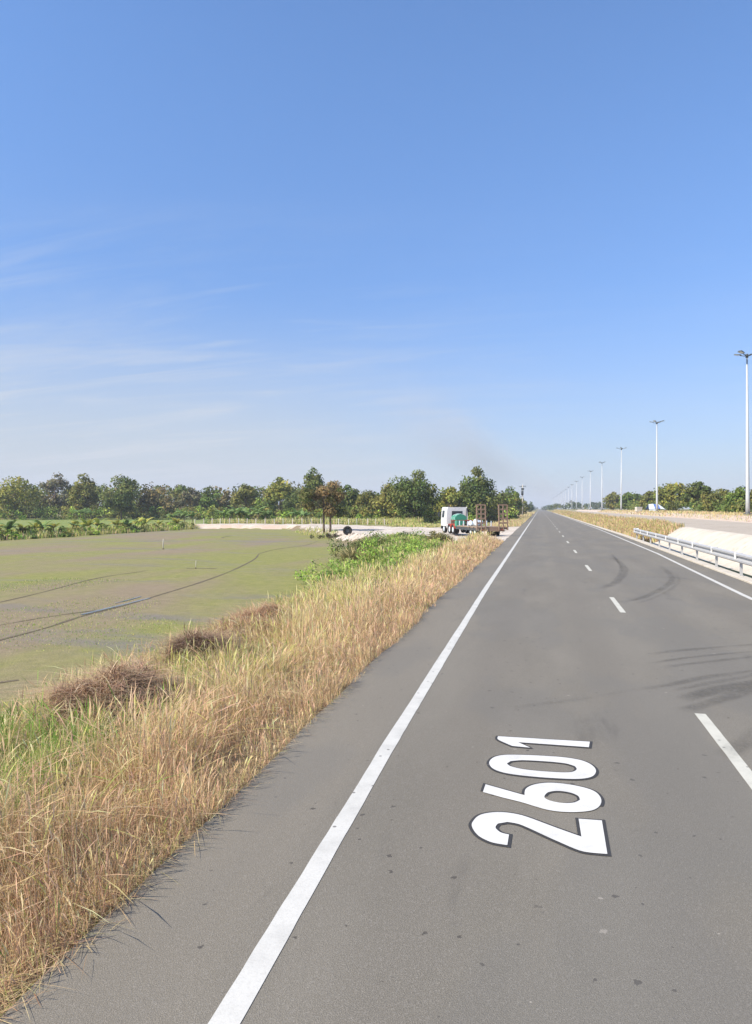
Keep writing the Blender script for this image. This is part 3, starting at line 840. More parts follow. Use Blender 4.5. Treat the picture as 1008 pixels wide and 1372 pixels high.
T(438, 84, 643, 96, 'rusty', 14, 'brownish tree on twin trunks at the corner of the paddy', nl=2500, leaf=.24, bare=.22, twin=True, shape='open')
T(466, 34, 650, 160, 'dark', 15, 'dark bluish-green tree right behind the twin-trunked tree', nl=1500, leaf=.38, bare=.1)
T(490, 48, 657, 155, 'olive', 16, 'rounded olive tree over the black tyre', nl=1700, leaf=.38, bare=.06)
T(522, 46, 649, 150, 'olive', 17, 'olive tree leaning on the left shoulder of the big dark tree', nl=1800, leaf=.36, bare=.03)
T(556, 70, 630, 142, 'dark', 18, 'big dense dark green tree left of the white truck cab', nl=4200, leaf=.34, bare=.03)
T(602, 48, 652, 150, 'yellow', 19, 'yellowish-green tree just above the white truck cab', nl=1800, leaf=.36, bare=.05)
T(640, 54, 627, 150, 'dark', 20, 'tall dense dark tree rising behind the raised trailer ramps', shape='tall', nl=3200, leaf=.36, bare=.03)
T(618, 36, 658, 160, 'olive', 31, 'dull olive tree squeezed between the yellowish and the tall dense dark tree', nl=1300, leaf=.36, bare=.05)
T(684, 34, 652, 200, 'green', 21, 'round green tree next to the roadside utility pole', nl=1900, leaf=.42, bare=.05)
T(668, 26, 664, 180, 'olive', 22, 'small olive tree tucked right of the tall dense dark tree', nl=1200, leaf=.4, bare=.05)
T(699, 20, 668, 270, 'olive', 23, 'small roadside tree just beyond the utility pole', nl=1000, leaf=.5, bare=.05)
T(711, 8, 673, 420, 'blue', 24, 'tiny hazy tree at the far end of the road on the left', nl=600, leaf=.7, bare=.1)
# right of the second carriageway
T(822, 26, 659, 292, 'olive', 41, 'first tree of the right wood, at its far end', nl=1500, leaf=.55, bare=.08)
T(846, 36, 659, 246, 'green', 42, 'green tree directly behind the blue and white tent', nl=1700, leaf=.5, bare=.05)
T(872, 32, 658, 205, 'olive', 48, 'low olive tree behind the second lamp post', nl=1600, leaf=.45, bare=.05)
T(901, 46, 647, 172, 'yellow', 43, 'yellowish tree with the broadest crown in the right wood', nl=2400, leaf=.40, bare=.08)
T(935, 36, 645, 146, 'dark', 44, 'darkest and tallest tree of the right wood', nl=2200, leaf=.34, bare=.05)
T(962, 48, 654, 128, 'olive', 45, 'olive thicket tree right of the darkest tree of the right wood', nl=2200, leaf=.3, bare=.02)
T(994, 46, 651, 114, 'green', 46, 'bushy green tree behind the nearest lamp post', nl=2200, leaf=.28, bare=.02)
T(1030, 50, 648, 106, 'olive', 47, 'bushy olive tree at the right edge of the photo', nl=2000, leaf=.28, bare=.02)


def mass(name, pts, label, pal, per, leaf, cat='wood', flat=.8):
    """a continuous belt of leaf clumps: pts = (x, y, radius, height)"""
    pts = np.array(pts); K = len(pts)
    cen = np.stack([pts[:, 0], pts[:, 1], zg(pts[:, 0], pts[:, 1]) + pts[:, 3]], 1)
    P = np.array(sum([PAL[p_] for p_ in pal], [])) * np.array([1.25, 1.25, 1.0]); cols = P[rng.integers(0, len(P), K)] * rng.uniform(.75, 1.25, (K, 1))
    lv = clump_leaves(cen, pts[:, 2], per, leaf, cols, flat)
    o = np_mesh(name, lv[0], lv[1], np.full(len(lv[1]), 4), M['leaf'], None, lv[2])
    return tag(o, label, cat, kind='stuff')


def belt(us, d0, d1, h0, h1, r0, r1, n):
    out = []
    for _ in range(n):
        u = random.uniform(*us); d = random.uniform(d0, d1); X, Y = at(u, d); r = random.uniform(r0, r1)
        out.append((X, Y, r, random.uniform(h0, h1)))
    return out


mass('background_wood', belt((-60, 420), 232, 262, .8, 10.0, 1.7, 3.1, 680), 'dark continuous wood behind the single trees on the left', ['dark', 'olive', 'green', 'brown'], 46, .62)
mass('background_wood', belt((395, 690), 165, 190, .6, 6.2, 1.3, 2.2, 360), 'dark wood behind the trees over the white truck', ['dark', 'olive', 'green'], 46, .48)
mass('undergrowth', belt((-60, 300), 208, 222, .3, 3.4, .9, 1.8, 260) + belt((280, 690), 146, 158, .2, 2.6, .6, 1.3, 300), 'low mixed undergrowth along the foot of the left tree line', ['olive', 'yellow', 'green', 'bright'], 40, .36, 'undergrowth')
uw = []
for _ in range(620):
    Y_ = 70 + 260 * random.random() ** 1.5; X_ = random.uniform(28.5, 36)
    if 150 < Y_ < 176 and X_ < 30.5: continue
    uw.append((X_, Y_, random.uniform(.6, 1.3) * (1 + Y_ / 500), random.uniform(.1, .5) + (X_ - 28.5) * .33 + Y_ / 260))
mass('undergrowth', uw, 'dense scrub filling the foot of the wood on the right', ['olive', 'green', 'yellow', 'dark'], 60, .34, 'undergrowth')
mass('background_wood', belt((735, 830), 560, 640, 1.0, 4.5, 2.0, 3.2, 70), 'distant haze-blue tree belt beside the vanishing road on the right', ['blue', 'blue', 'dark'], 40, .9)
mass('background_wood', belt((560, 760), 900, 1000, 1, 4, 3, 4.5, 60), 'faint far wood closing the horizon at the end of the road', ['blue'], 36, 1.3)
# the overgrown bund along the far left side of the paddy
bd = []
for _ in range(230):
    s = random.uniform(40, 121); bd.append((-62.4 + random.gauss(0, .9), s, random.uniform(.25, .6) * random.choice((1, 1, 1.5)), random.uniform(.0, .4)))
mass('weeds', bd, 'rank green weeds covering the bund along the far left side of the paddy', ['green', 'yellow', 'bright', 'olive'], 60, .26, 'weeds')
bg_ = [scatter(9000, -62.6, -60.6, 42, 122, (.25, .9), (.04, .08), [.5, .15, .9, 1.6, 1.4, .2], plumes=.05)]
grass_obj('rank_grass', bg_, 'rank yellow-green grass on the slope of the far left bund')

# green leafy shrubs between bank and gravel yard
SH = [(-8.0, 29.5, 1.25, 'bright', 'first pale green leafy shrub at the near end of the green thicket'), (-9.0, 34.5, 1.35, 'bright', 'bright green shrub at the paddy side of the thicket'),
      (-7.6, 35.5, 1.2, 'bright', 'rounded green shrub between the paddy side shrub and the dry grass'), (-9.9, 40, 1.2, 'olive', 'tall seedy olive shrub standing above the thicket'),
      (-8.2, 41.5, 1.25, 'bright', 'light green shrub right of the tall seedy shrub'), (-10.6, 46, 1.4, 'green', 'green shrub on the paddy side in the middle of the thicket'),
      (-8.6, 48, 1.35, 'bright', 'broad bright green shrub in the middle of the thicket by the dry grass'), (-12.3, 52, 1.3, 'bright', 'bright green shrub on the paddy side near the gravel yard'),
      (-9.4, 54.5, 1.3, 'green', 'green shrub near the gravel yard in the middle of the thicket'), (-7.3, 53.5, 1.0, 'olive', 'small olive shrub between the tall dry grass and the gravel'),
      (-11.3, 58.5, 1.1, 'bright', 'last bright green shrub touching the gravel yard'),
      (-7.3, 25.2, .80, 'bright', 'small bright green shrub closest to the dead grass heaps'), (-6.5, 28.3, .85, 'bright', 'low bright green shrub against the dry grass at the near end of the thicket'),
      (-6.4, 33, .95, 'bright', 'light green shrub spilling into the dry grass, second along it'), (-6.3, 38.5, 1.0, 'bright', 'light green shrub spilling into the dry grass, third along it'), (-6.4, 45, 1.05, 'bright', 'light green shrub spilling into the dry grass, fourth along it')]
for i, (X, Y, r, pal, lab) in enumerate(SH):
    z0 = float(zg(X, Y)); root = empty('shrub', (X, Y, z0)); tag(root, lab, 'shrub', 'green shrubs between the bank and the gravel yard')
    K = 16; c = rng.normal(size=(K, 3)) * np.array([.62, .75, .30]) * r; c[:, 2] = np.abs(c[:, 2]) * (1.25 if pal == 'olive' else .8) + .22 * r
    cols = np.array(PAL[pal])[rng.integers(0, 3, K)] * rng.uniform(.8, 1.2, (K, 1))
    cols = np.clip(cols * 1.1, 0, .5)
    lv = clump_leaves(c, rng.uniform(.28, .5, K) * r, 120, .085, cols)
    np_mesh('foliage', lv[0], lv[1], np.full(len(lv[1]), 4), M['shrub'], root, lv[2])
    n = 2600; a = rng.uniform(0, 2 * math.pi, n); rr = np.sqrt(rng.random(n)) * r
    hc = np.array(PAL[pal])[rng.integers(0, 3, n)] * rng.uniform(.8, 1.4, (n, 1)); st_ = rng.random(n) < .18; hc[st_] = np.array([.55, .46, .22]) * rng.uniform(.7, 1.1, (st_.sum(), 1))
    bx_ = blades(rr * np.cos(a) * .85, rr * np.sin(a), np.full(n, -.05), r * rng.uniform(.45, 1.05, n) * (1.15 - .4 * rr / r) * (1.25 if pal == 'olive' else .95), rng.uniform(.018, .04, n), np.abs(rng.normal(.45, .3, n)), a + rng.normal(0, .8, n), st_, hc, hc * 1.15)
    np_mesh('blades', bx_[0], bx_[1], np.full(len(bx_[1]), 4), M['grass'], root, np.clip(bx_[2], .01, .7))
    mb = MB()
    for k in range(7): mb.tube([(0, 0, -.1), c[k] * .5, c[k]], [.02, .014, .006], 5, False)
    mb.build('stem', M['bark'], root)


# heaps of dead brown grass on the crest of the bank
def heap(X, Y, rx, ry, hh, label, seed, tint):
    r2 = np.random.default_rng(seed)
    z0 = float(zg(X, Y)); root = empty('dead_grass_heap', (X, Y, z0)); tag(root, label, 'dead grass', 'heaps of dead grass on the bank')
    # lumpy core
    nu, nv = 22, 9; vs_ = []; fs_ = []
    for j in range(nv + 1):
        ph = j / nv * math.pi / 2
        for i in range(nu):
            a = 2 * math.pi * i / nu
            k = .78 + .3 * float(vnoise(math.cos(a) * 3 + seed, math.sin(a) * 3 + j * .7, 1.0, seed))
            vs_.append((rx * math.cos(a) * math.cos(ph) * k, ry * math.sin(a) * math.cos(ph) * k, hh * .85 * math.sin(ph) * k - .1))
    for j in range(nv):
        for i in range(nu):
            fs_.append((j * nu + i, j * nu + (i + 1) % nu, (j + 1) * nu + (i + 1) % nu, (j + 1) * nu + i))
    MB().add(vs_, fs_, True).build('core', M['verge'], root)
    n = 7500
    a = r2.uniform(0, 2 * math.pi, n); rr = np.sqrt(r2.random(n)) * (.75 + .45 * vnoise(np.cos(a) * 2.2 + seed, np.sin(a) * 2.2, 1.0, seed))
    x = rx * rr * np.cos(a); y = ry * rr * np.sin(a)
    z = hh * .8 * np.sqrt(np.clip(1 - rr ** 2, 0, 1)) * (.62 + .6 * vnoise(x + seed, y, .38, seed)) - .06
    lite = r2.random(n) < .22
    col = np.where(lite[:, None], np.array([.60, .43, .26]), np.array(tint)) * r2.uniform(.4, 1.4, (n, 1)) * r2.normal(1, .06, (n, 3))
    v, f, c = blades(x, y, z, r2.uniform(.10, .48, n), r2.uniform(.004, .010, n), np.abs(r2.normal(1.5, .8, n)), r2.uniform(0, 2 * math.pi, n) * .6 + vnoise(x, y, .5, seed + 1) * 7, np.zeros(n, bool), col, col * 1.15)
    # arching stalks fall back onto the heap
    v = v.reshape(-1, 10, 3); zb = v[:, :1, 2]; dz = v[:, :, 2] - zb
    v[:, :, 2] = zb + dz * r2.uniform(.15, .9, n)[:, None]
    np_mesh('stalks', v.reshape(-1, 3), f, np.full(len(f), 4), M['twig'], root, np.clip(c, .01, .7))


heap(-5.35, 8.3, .85, 1.15, .80, 'largest brown heap of tangled dead grass, nearest on the bank', 3, (.42, .28, .18))
heap(-5.85, 11.6, .5, .6, .70, 'small dark brown heap of dead grass between the two larger heaps', 5, (.28, .185, .125))
heap(-6.0, 14.7, .85, 1.5, .66, 'reddish brown heap of dead grass, farthest along the bank', 8, (.42, .25, .145))

# ------------------------------------------------------------------ banana plants on and behind the bund


def banana(name, X, Y, h, label, seed, pal, group, low=.45):
    r2 = np.random.default_rng(seed); z0 = float(zg(X, Y))
    root = empty(name, (X, Y, z0)); tag(root, label, 'banana plant', group)
    MB().tube([(0, 0, -.1), (.03, 0, h * (low - .15) + .05), (0, .02, h * (low + .05))], [.11, .09, .06], 7).build('stem', M['wood'], root)
    for k in range(8):
        a = 2 * math.pi * k / 8 + r2.uniform(-.3, .3); L = h * r2.uniform(.55, .75); up = r2.uniform(.75, 1.3)
        vs_ = []; fs_ = []; C = []
        base = np.array(pal[r2.integers(0, len(pal))]) * r2.uniform(.8, 1.2)
        for j in range(6):
            t = j / 5; wv = h * .10 * math.sin(math.pi * (.12 + .86 * t)) + .01
            rad = L * t * .72; z = h * low + L * (up * t - .75 * t * t)
            for s_ in (-1, 0, 1):
                vs_.append((math.cos(a) * rad - math.sin(a) * s_ * wv, math.sin(a) * rad + math.cos(a) * s_ * wv, z - abs(s_) * wv * .45)); C.append(base * (1 if s_ else 1.15))
        for j in range(5):
            for s_ in range(2): fs_.append((j * 3 + s_, j * 3 + s_ + 1, j * 3 + s_ + 4, j * 3 + s_ + 3))
        np_mesh('leaf', vs_, fs_, [4] * len(fs_), M['leaf'], root, C)
    return root


YG = [(.30, .31, .06), (.40, .36, .08), (.20, .25, .05)]; BG = [(.15, .23, .07), (.20, .28, .09), (.11, .17, .05)]
for i in range(38):
    s = 44 + i * 2.05 + random.uniform(-1, 1)
    X = -63.0 - random.uniform(0, 4)
    kind = i % 3
    banana('banana_plant', X, s, random.uniform(2.2, 3.3), ['young yellowish banana plant in the row behind the far left bund', 'young green banana plant in the row behind the far left bund', 'young yellowish banana plant in the row behind the far left bund'][kind], 100 + i, [YG, BG, YG][kind], 'young banana plants along the bund', .16)
for i, (u, d, h) in enumerate([(232, 150, 3.6), (247, 148, 4.2), (258, 152, 3.4), (300, 146, 3.6), (310, 149, 4.0), (318, 146, 4.3), (327, 148, 3.8), (338, 145, 3.6), (346, 148, 4.2), (356, 146, 3.4), (404, 140, 3.4), (398, 143, 3.8), (410, 142, 3.2), (108, 205, 4.4), (115, 207, 4.0), (122, 203, 4.2)]):
    X, Y = at(u, d)
    lab = 'pale green banana plant at the left end of the post fence' if i < 3 else 'full-grown banana plant in the clump under the umbrella-topped olive tree' if i < 10 else 'banana plant left of the twin-trunked tree, behind the fence' if i < 13 else 'full-grown banana plant at the foot of the upright olive tree'
    banana('banana_plant', X, Y, h, lab, 200 + i, BG, 'banana plants at the left end of the fence' if i < 3 else 'banana clump behind the fence' if i < 10 else 'banana plants near the twin-trunked tree' if i < 13 else 'banana plants under the olive tree')

# ------------------------------------------------------------------ post fence beyond the paddy
fr = empty('post_fence', (-52, 129.6, float(zg(-52, 129.6)))); tag(fr, 'row of short whitewashed posts with wire beyond the far edge of the paddy', 'fence')
pm = MB().prism([(-.07, -.1), (.07, -.1), (.07, 1.12), (.04, 1.18), (-.04, 1.18), (-.07, 1.12)], -.07, .07).mesh('post', M['post'])
prev = None
wires = MB()
for i in range(22):
    X = -66 + i * 1.85; Y = 129.9 + (0 if X < -40 else 0)
    if X > -38: Y = 129.9 + (X + 38) * -.25
    o = obj_of('post', pm, fr); o.location = (X + 52 + random.uniform(-.2, .2), Y - 129.6, float(zg(X, Y)) - float(zg(-52, 129.6)) - random.uniform(0, .12)); o.rotation_euler = (random.uniform(-.04, .04), random.uniform(-.05, .05), random.uniform(-.3, .3))
    cur = o.location.copy()
    if prev is not None:
        for hz in (.5, .95): wires.tube([prev + Vector((0, 0, hz)), cur + Vector((0, 0, hz))], .008, 4, False)
    prev = cur
wires.build('wire', M['galv'], fr)

# two marker stakes in the paddy
for X, Y, h, lab in ((-33.6, 60, .95, 'taller white marker stake standing alone in the paddy'), (-20.85, 41.2, .5, 'thin short stake by the dark clump of mud in the paddy')):
    root = empty('marker_stake', (X, Y, -1.2)); tag(root, lab, 'stake')
    r_ = .045 if h > .7 else .02
    MB().tube([(0, 0, -.2), (.01, 0, h * .5), (.02, .01, h)], [r_, r_, r_ * .8], 7).build('stake', M['post'], root)
    MB().tube([(0, 0, -.02), (0, 0, .05), (0, 0, .08)], [r_ * 3.2, r_ * 2.2, r_], 8).build('mud_collar', M['mud'], root)

# black tyre standing on edge by the twin-trunked tree, dark brush beside it
ty = empty('tyre', (-22.5, 83.6, float(zg(-22.5, 83.6)) + .50), R(20)); tag(ty, 'big black round tyre standing near the twin-trunked tree', 'tyre')
mb = MB(); n = 28
prof = [(.30, -.14), (.42, -.17), (.52, -.15), (.545, -.08), (.545, .08), (.52, .15), (.42, .17), (.30, .14)]
vs_ = [(math.cos(2 * math.pi * i / n) * r_, yy, math.sin(2 * math.pi * i / n) * r_) for i in range(n) for r_, yy in prof]
k8 = len(prof)
mb.add(vs_, [(i * k8 + j, ((i + 1) % n) * k8 + j, ((i + 1) % n) * k8 + (j + 1) % k8, i * k8 + (j + 1) % k8) for i in range(n) for j in range(k8)], True).build('tread', M['tyre'], ty)
tr_ = MB()
for i in range(28):
    a = 2 * math.pi * (i + .5) / 28
    c_, s_ = math.cos(a), math.sin(a)
    P = [(.54, -.13, -.03), (.54, .13, .0), (.54, .13, .04), (.54, -.13, .01), (.565, -.13, -.03), (.565, .13, .0), (.565, .13, .04), (.565, -.13, .01)]
    tr_.add([(r_ * c_ - t_ * s_, y_, r_ * s_ + t_ * c_) for r_, y_, t_ in P], [(4, 5, 6, 7), (0, 1, 5, 4), (2, 3, 7, 6), (0, 4, 7, 3), (1, 2, 6, 5)])
tr_.build('tread_block', M['tyre'], ty)
MB().tube([(0, -.07, 0), (0, -.03, 0), (0, .03, 0), (0, .07, 0)], [.22, .33, .33, .22], 20).build('hub', M['dark'], ty)
br = empty('brush_pile', (-24.6, 85.2, float(zg(-24.6, 85.2)))); tag(br, 'low dark pile of brush lying between the tyre and the twin trunks', 'brush pile')
mb = MB()
for k in range(60):
    a = random.uniform(0, 6.28); r_ = random.uniform(0, .9)
    p0 = Vector((r_ * math.cos(a) * 1.2, r_ * math.sin(a) * .6, random.uniform(0, .45))); d = Vector((random.gauss(0, 1), random.gauss(0, .6), random.gauss(0, .35))).normalized() * random.uniform(.4, .9)
    mb.tube([p0 - d / 2, p0 + d / 2], [.025, .012], 5)
mb.build('branch', M['bark'], br)
c = rng.normal(size=(10, 3)) * np.array([.8, .4, .12]) + np.array([0, 0, .25])
lv = clump_leaves(c, np.full(10, .3), 40, .12, np.tile([(.05, .055, .03)], (10, 1)))
np_mesh('dead_leaves', lv[0], lv[1], np.full(len(lv[1]), 4), M['leaf'], br, lv[2])

# ------------------------------------------------------------------ low-loader truck on the gravel
tk = empty('truck', (-4.3, 67.6, float(zg(-4.5, 67.6)) + .03), R(25)); tag(tk, 'white-cabbed low-loader truck with two raised brown loading ramps on the gravel yard', 'truck')


def wheel(x, y, r=.46, wd=.28):
    mb = MB(); n = 20; pr = [(r * .62, -wd / 2), (r * .93, -wd / 2), (r, -wd * .36), (r, wd * .36), (r * .93, wd / 2), (r * .62, wd / 2)]
    k_ = len(pr)
    vs_ = [(a_, math.cos(2 * math.pi * i / n) * r_, math.sin(2 * math.pi * i / n) * r_) for i in range(n) for r_, a_ in pr]
    mb.add(vs_, [(i * k_ + j, i * k_ + (j + 1) % k_, ((i + 1) % n) * k_ + (j + 1) % k_, ((i + 1) % n) * k_ + j) for i in range(n) for j in range(k_)], True)
    o = mb.build('wheel', M['tyre'], tk); o.location = (x, y, r)
    rm = MB().tube([(-wd * .35, 0, 0), (-wd * .2, 0, 0), (wd * .2, 0, 0), (wd * .35, 0, 0)], [r * .60, r * .63, r * .63, r * .60], 18)
    rm.tube([(-wd * .48, 0, 0), (wd * .48, 0, 0)], r * .2, 10); rm.build('rim', M['palecloth'], o)


# trailer
MB().box(-1.22, 1.22, .25, 6.6, .80, .92, .02).build('deck', M['wood'], tk)
fb = MB()
for x in (-1.2, -.45, .45, 1.2): fb.box(x - .05, x + .05, .1, 6.9, .55, .797)
for k in range(7): fb.box(-1.14, 1.14, .5 + k * .95, .6 + k * .95, .60, .79)
fb.build('trailer_frame', M['dark'], tk)
gn = MB()
for x in (-.5, .5): gn.prismx([(6.6, .6), (7.2, .75), (7.5, 1.15), (9.2, 1.15), (9.2, 1.38), (7.3, 1.38), (6.6, 1.0)], x - .08, x + .08)
gn.box(-.9, .9, 7.3, 9.1, 1.381, 1.45)
gn.build('gooseneck', M['red'], tk)
for y in (1.5, 2.65):
    for x in (-1.07, -.74, .74, 1.07): wheel(x, y, .42, .26)
mg = MB()
for x0, x1 in ((-1.26, -.58), (.58, 1.26)):
    for y in (1.5, 2.65):
        pts = [(y + math.cos(a) * .50, .42 + math.sin(a) * .50) for a in np.linspace(.35, math.pi - .35, 7)]
        pts2 = [(y + math.cos(a) * .47, .42 + math.sin(a) * .47) for a in np.linspace(math.pi - .35, .35, 7)]
        mg.prismx(pts + pts2, x0, x1)
mg.build('mudguard', M['rust'], tk)
MB().box(-1.2, 1.2, -.02, .1, .50, .92).build('tail_beam', M['rust'], tk)
for x in (-.95, .95):
    MB().box(x - .13, x + .13, -.06, -.022, .62, .74).build('tail_light', M['red'], tk)
for x in (-1.1, 1.06):
    rp = MB(); wd = .42
    for sx in (-wd, wd): rp.prismx([(-.15, .62), (-.02, .62), (.12, 3.0), (.0, 3.0)], x + sx - .05, x + sx + .05)
    rp.prismx([(-.15, .62), (-.02, .62), (.12, 3.0), (.0, 3.0)], x - .045, x + .045)
    r_ = rp.build('ramp', M['rust'], tk)
    for k in range(6):
        z = .8 + k * .42; yy = -.12 + (z - .62) * .058
        MB().box(x - wd + .051, x + wd - .051, yy, yy + .09, z, z + .14).build('rung', M['rust'], r_)
    hd = MB().tube([(x - wd - .08, .0, .75), (x + wd + .08, .0, .75)], .05, 8); hd.build('hinge_pin', M['dark'], r_)
for x in (-1.21, 1.21):
    for y in (3.4, 4.6, 5.8): MB().box(x - .035, x + .035, y - .04, y + .04, .93, 1.42).build('stake_post', M['palecloth'], tk)
# load on the deck and neck
gt = MB().prism([(-1.15, 1.46), (.05, 1.46), (.08, 1.72), (-.2, 1.98), (-.55, 2.08), (-.95, 1.95), (-1.18, 1.7)], 7.3, 8.7)
g_ = gt.build('tarp_bundle', M['green'], tk)
for y in (7.6, 8.3): MB().tube([(-1.16, y, 1.46), (-1.2, y, 1.71), (-.96, y, 1.98), (-.55, y, 2.11), (-.19, y, 2.01), (.1, y, 1.73), (.07, y, 1.46)], .018, 5, False).build('strap', M['palecloth'], g_)
MB().box(-1.23, -.3, 6.7, 7.25, .78, 1.4, .06).build('green_side_box', M['green'], tk)
ld = MB()
for x, y, r_ in ((.2, 4.6, .34), (.65, 5.0, .3), (.4, 5.5, .38), (-.6, 4.3, .3), (-.2, 3.7, .26)):
    ld.tube([(x, y - r_, .93), (x, y - r_ * .6, .95 + r_ * .5), (x + .03, y, .95 + r_ * .9), (x, y + r_ * .7, .95 + r_ * .4), (x, y + r_, .93)], [r_ * .4, r_ * .75, r_ * .85, r_ * .7, r_ * .4], 8)
ld.build('sack', M['palecloth'], tk)
# tractor unit
ch = MB()
for x in (-.45, .45): ch.box(x - .06, x + .06, 7.2, 12.0, .70, .95)
for y in (7.5, 8.6, 9.8, 11.2): ch.box(-.39, .39, y, y + .12, .74, .92)
ch.build('chassis', M['dark'], tk)
for y in (8.0, 9.15):
    for x in (-1.08, -.76, .76, 1.08): wheel(x, y, .48, .27)
for x in (-1.02, 1.02): wheel(x, 11.2, .48, .29)
fm = MB()
for x0, x1 in ((-1.25, -.6), (.6, 1.25)):
    for y in (8.0, 9.15):
        a1 = np.linspace(.2, math.pi - .2, 8)
        fm.prismx([(y + math.cos(a) * .57, .48 + math.sin(a) * .57) for a in a1] + [(y + math.cos(a) * .54, .48 + math.sin(a) * .54) for a in a1[::-1]], x0, x1)
fm.build('mudguard', M['red'], tk)
cb = MB().prism([(-1.18, .78), (1.18, .78), (1.2, 1.0), (1.2, 1.7), (1.10, 2.62), (1.0, 2.78), (-1.0, 2.78), (-1.10, 2.62), (-1.2, 1.7), (-1.2, 1.0)], 10.15, 12.05)
cab = cb.build('cab', M['whitemetal'], tk)
MB().prism([(-.62, 1.72), (.62, 1.72), (.58, 2.36), (-.58, 2.36)], 10.135, 10.148).build('rear_window', M['glass'], cab)
for s in (-1, 1):
    MB().add([(s * 1.209, 10.9, 1.66), (s * 1.209, 11.8, 1.66), (s * 1.128, 11.7, 2.42), (s * 1.128, 10.9, 2.42)], [(0, 1, 2, 3)]).add([(s * 1.203, 10.9, 1.66), (s * 1.203, 11.8, 1.66), (s * 1.122, 11.7, 2.42), (s * 1.122, 10.9, 2.42)], [(0, 3, 2, 1)]).build('side_window', M['glass'], cab)
    MB().box(s * 1.21 - .004, s * 1.21 + .004, 10.84, 11.86, .95, 1.62).build('door', M['whitemetal'], cab)
    mr = MB().box(s * 1.48 - .1, s * 1.48 + .1, 11.9, 11.97, 1.75, 2.2); mr.tube([(s * 1.12, 11.9, 2.3), (s * 1.48, 11.93, 2.25)], .02, 5); mr.build('mirror', M['dark'], cab)
MB().prism([(-1.05, 1.55), (1.05, 1.55), (.98, 2.5), (-.98, 2.5)], 12.055, 12.065).build('windscreen', M['glass'], cab)
MB().box(-1.2, 1.2, 12.0, 12.16, .45, .775, .03).build('bumper', M['dark'], cab)
MB().tube([(.95, 9.95, .8), (.95, 9.95, 2.6), (.95, 9.85, 2.8)], [.09, .09, .07], 9).build('exhaust_pipe', M['galv'], tk)
MB().tube([(-1.0, 9.55, .75), (-1.0, 10.1, .75)], .28, 12).build('fuel_tank', M['galv'], tk)
ar = MB()
for x in (-.3, .3): ar.tube([(x, 9.7, 1.0), (x, 9.9, 1.6), (x, 10.1, 1.65)], .03, 6)
ar.box(-.8, .8, 9.75, 9.85, .96, 1.55)
ar.build('headboard', M['rust'], tk)

# limestone lumps round the yard edge
n = 300
lx, ly = [], []
while len(lx) < n:
    X, Y = random.uniform(-24, -4), random.uniform(56, 100)
    d = float(poly_dist(PAD, X, Y))
    if -1.8 < d < .5 and Y < 95: lx.append(X); ly.append(Y)
mb = MB()
for X, Y in zip(lx, ly):
    r_ = random.uniform(.06, .24); zz_ = float(zg(X, Y)) + .03
    k = 7; vs_ = []
    for j, (rr, hh) in enumerate(((1, 0), (.9, .45), (.45, .8))):
        for i in range(k): a = 2 * math.pi * i / k; q = r_ * rr * random.uniform(.75, 1.2); vs_.append((X + q * math.cos(a), Y + q * math.sin(a) * .9, zz_ + hh * r_ * random.uniform(.8, 1.1) - .03))
    mb.add(vs_, [(j * k + i, j * k + (i + 1) % k, (j + 1) * k + (i + 1) % k, (j + 1) * k + i) for j in range(2) for i in range(k)] + [tuple(2 * k + i for i in range(k))])
tag(mb.build('limestone_rubble', M['gravel']), 'pale limestone lumps along the rough edge of the gravel yard', 'rubble', kind='stuff')

# ------------------------------------------------------------------ guard rail
gr = empty('guard_rail', (7.5, 30, 0)); tag(gr, 'grey steel guard rail on posts between the road and the pale concrete slope', 'guard rail')
gs = [61.2 - 4.05 * k for k in range(17)]
def gxx(s): return float(x_kerb(s)) + .22
prof = [(0, .42), (-.08, .47), (-.08, .53), (0, .585), (0, .625), (-.08, .68), (-.08, .74), (0, .79)]
prof = [(a, z + .14) for a, z in prof]
mb = MB(); ss = np.arange(61.9, -4, -1.0); v_ = []; f_ = []
for s in ss:
    for a, z in prof: v_.append((gxx(s) - .09 + a - 7.5, s - 30, z))
    for a, z in reversed(prof): v_.append((gxx(s) - .09 + a + .006 - 7.5, s - 30, z))
k_ = len(prof) * 2
for i in range(len(ss) - 1):
    for j in range(k_): f_.append((i * k_ + j, (i + 1) * k_ + j, (i + 1) * k_ + (j + 1) % k_, i * k_ + (j + 1) % k_))
mb.add(v_, f_).build('rail', M['galv'], gr)
# flared end
e = MB(); v_ = []
for i in range(7):
    a = i / 6 * math.pi * .75; cx0, cy0 = gxx(61.9) - .09 - 7.5 + .22, 31.9
    for z in (.56, .93): v_.append((cx0 - .22 * math.cos(a), cy0 + .22 * math.sin(a), z))
e.add(v_, [(2 * i, 2 * i + 1, 2 * i + 3, 2 * i + 2) for i in range(6)], True).build('end_terminal', M['whitemetal'], gr)
pm = MB().box(-.04, .04, -.055, .055, -.2, .91).mesh('post', M['galv'])
bm_ = MB().box(-.105, -.056, -.06, .06, .60, .88).mesh('spacer_block', M['galv'])
rm_ = MB().prism([(-.225, .66), (-.185, .66), (-.185, .90), (-.195, .93), (-.215, .93), (-.225, .90)], -.07, .07).mesh('reflector_plate', M['whitemetal'])
for s in gs:
    o = obj_of('post', pm, gr); o.location = (gxx(s) + .04 - 7.5, s - 30, 0); o.rotation_euler = (random.uniform(-.015, .015), random.uniform(-.02, .02), 0)
    obj_of('spacer_block', bm_, o); obj_of('reflector_plate', rm_, o)

# ------------------------------------------------------------------ lamp posts
LH = 18.0


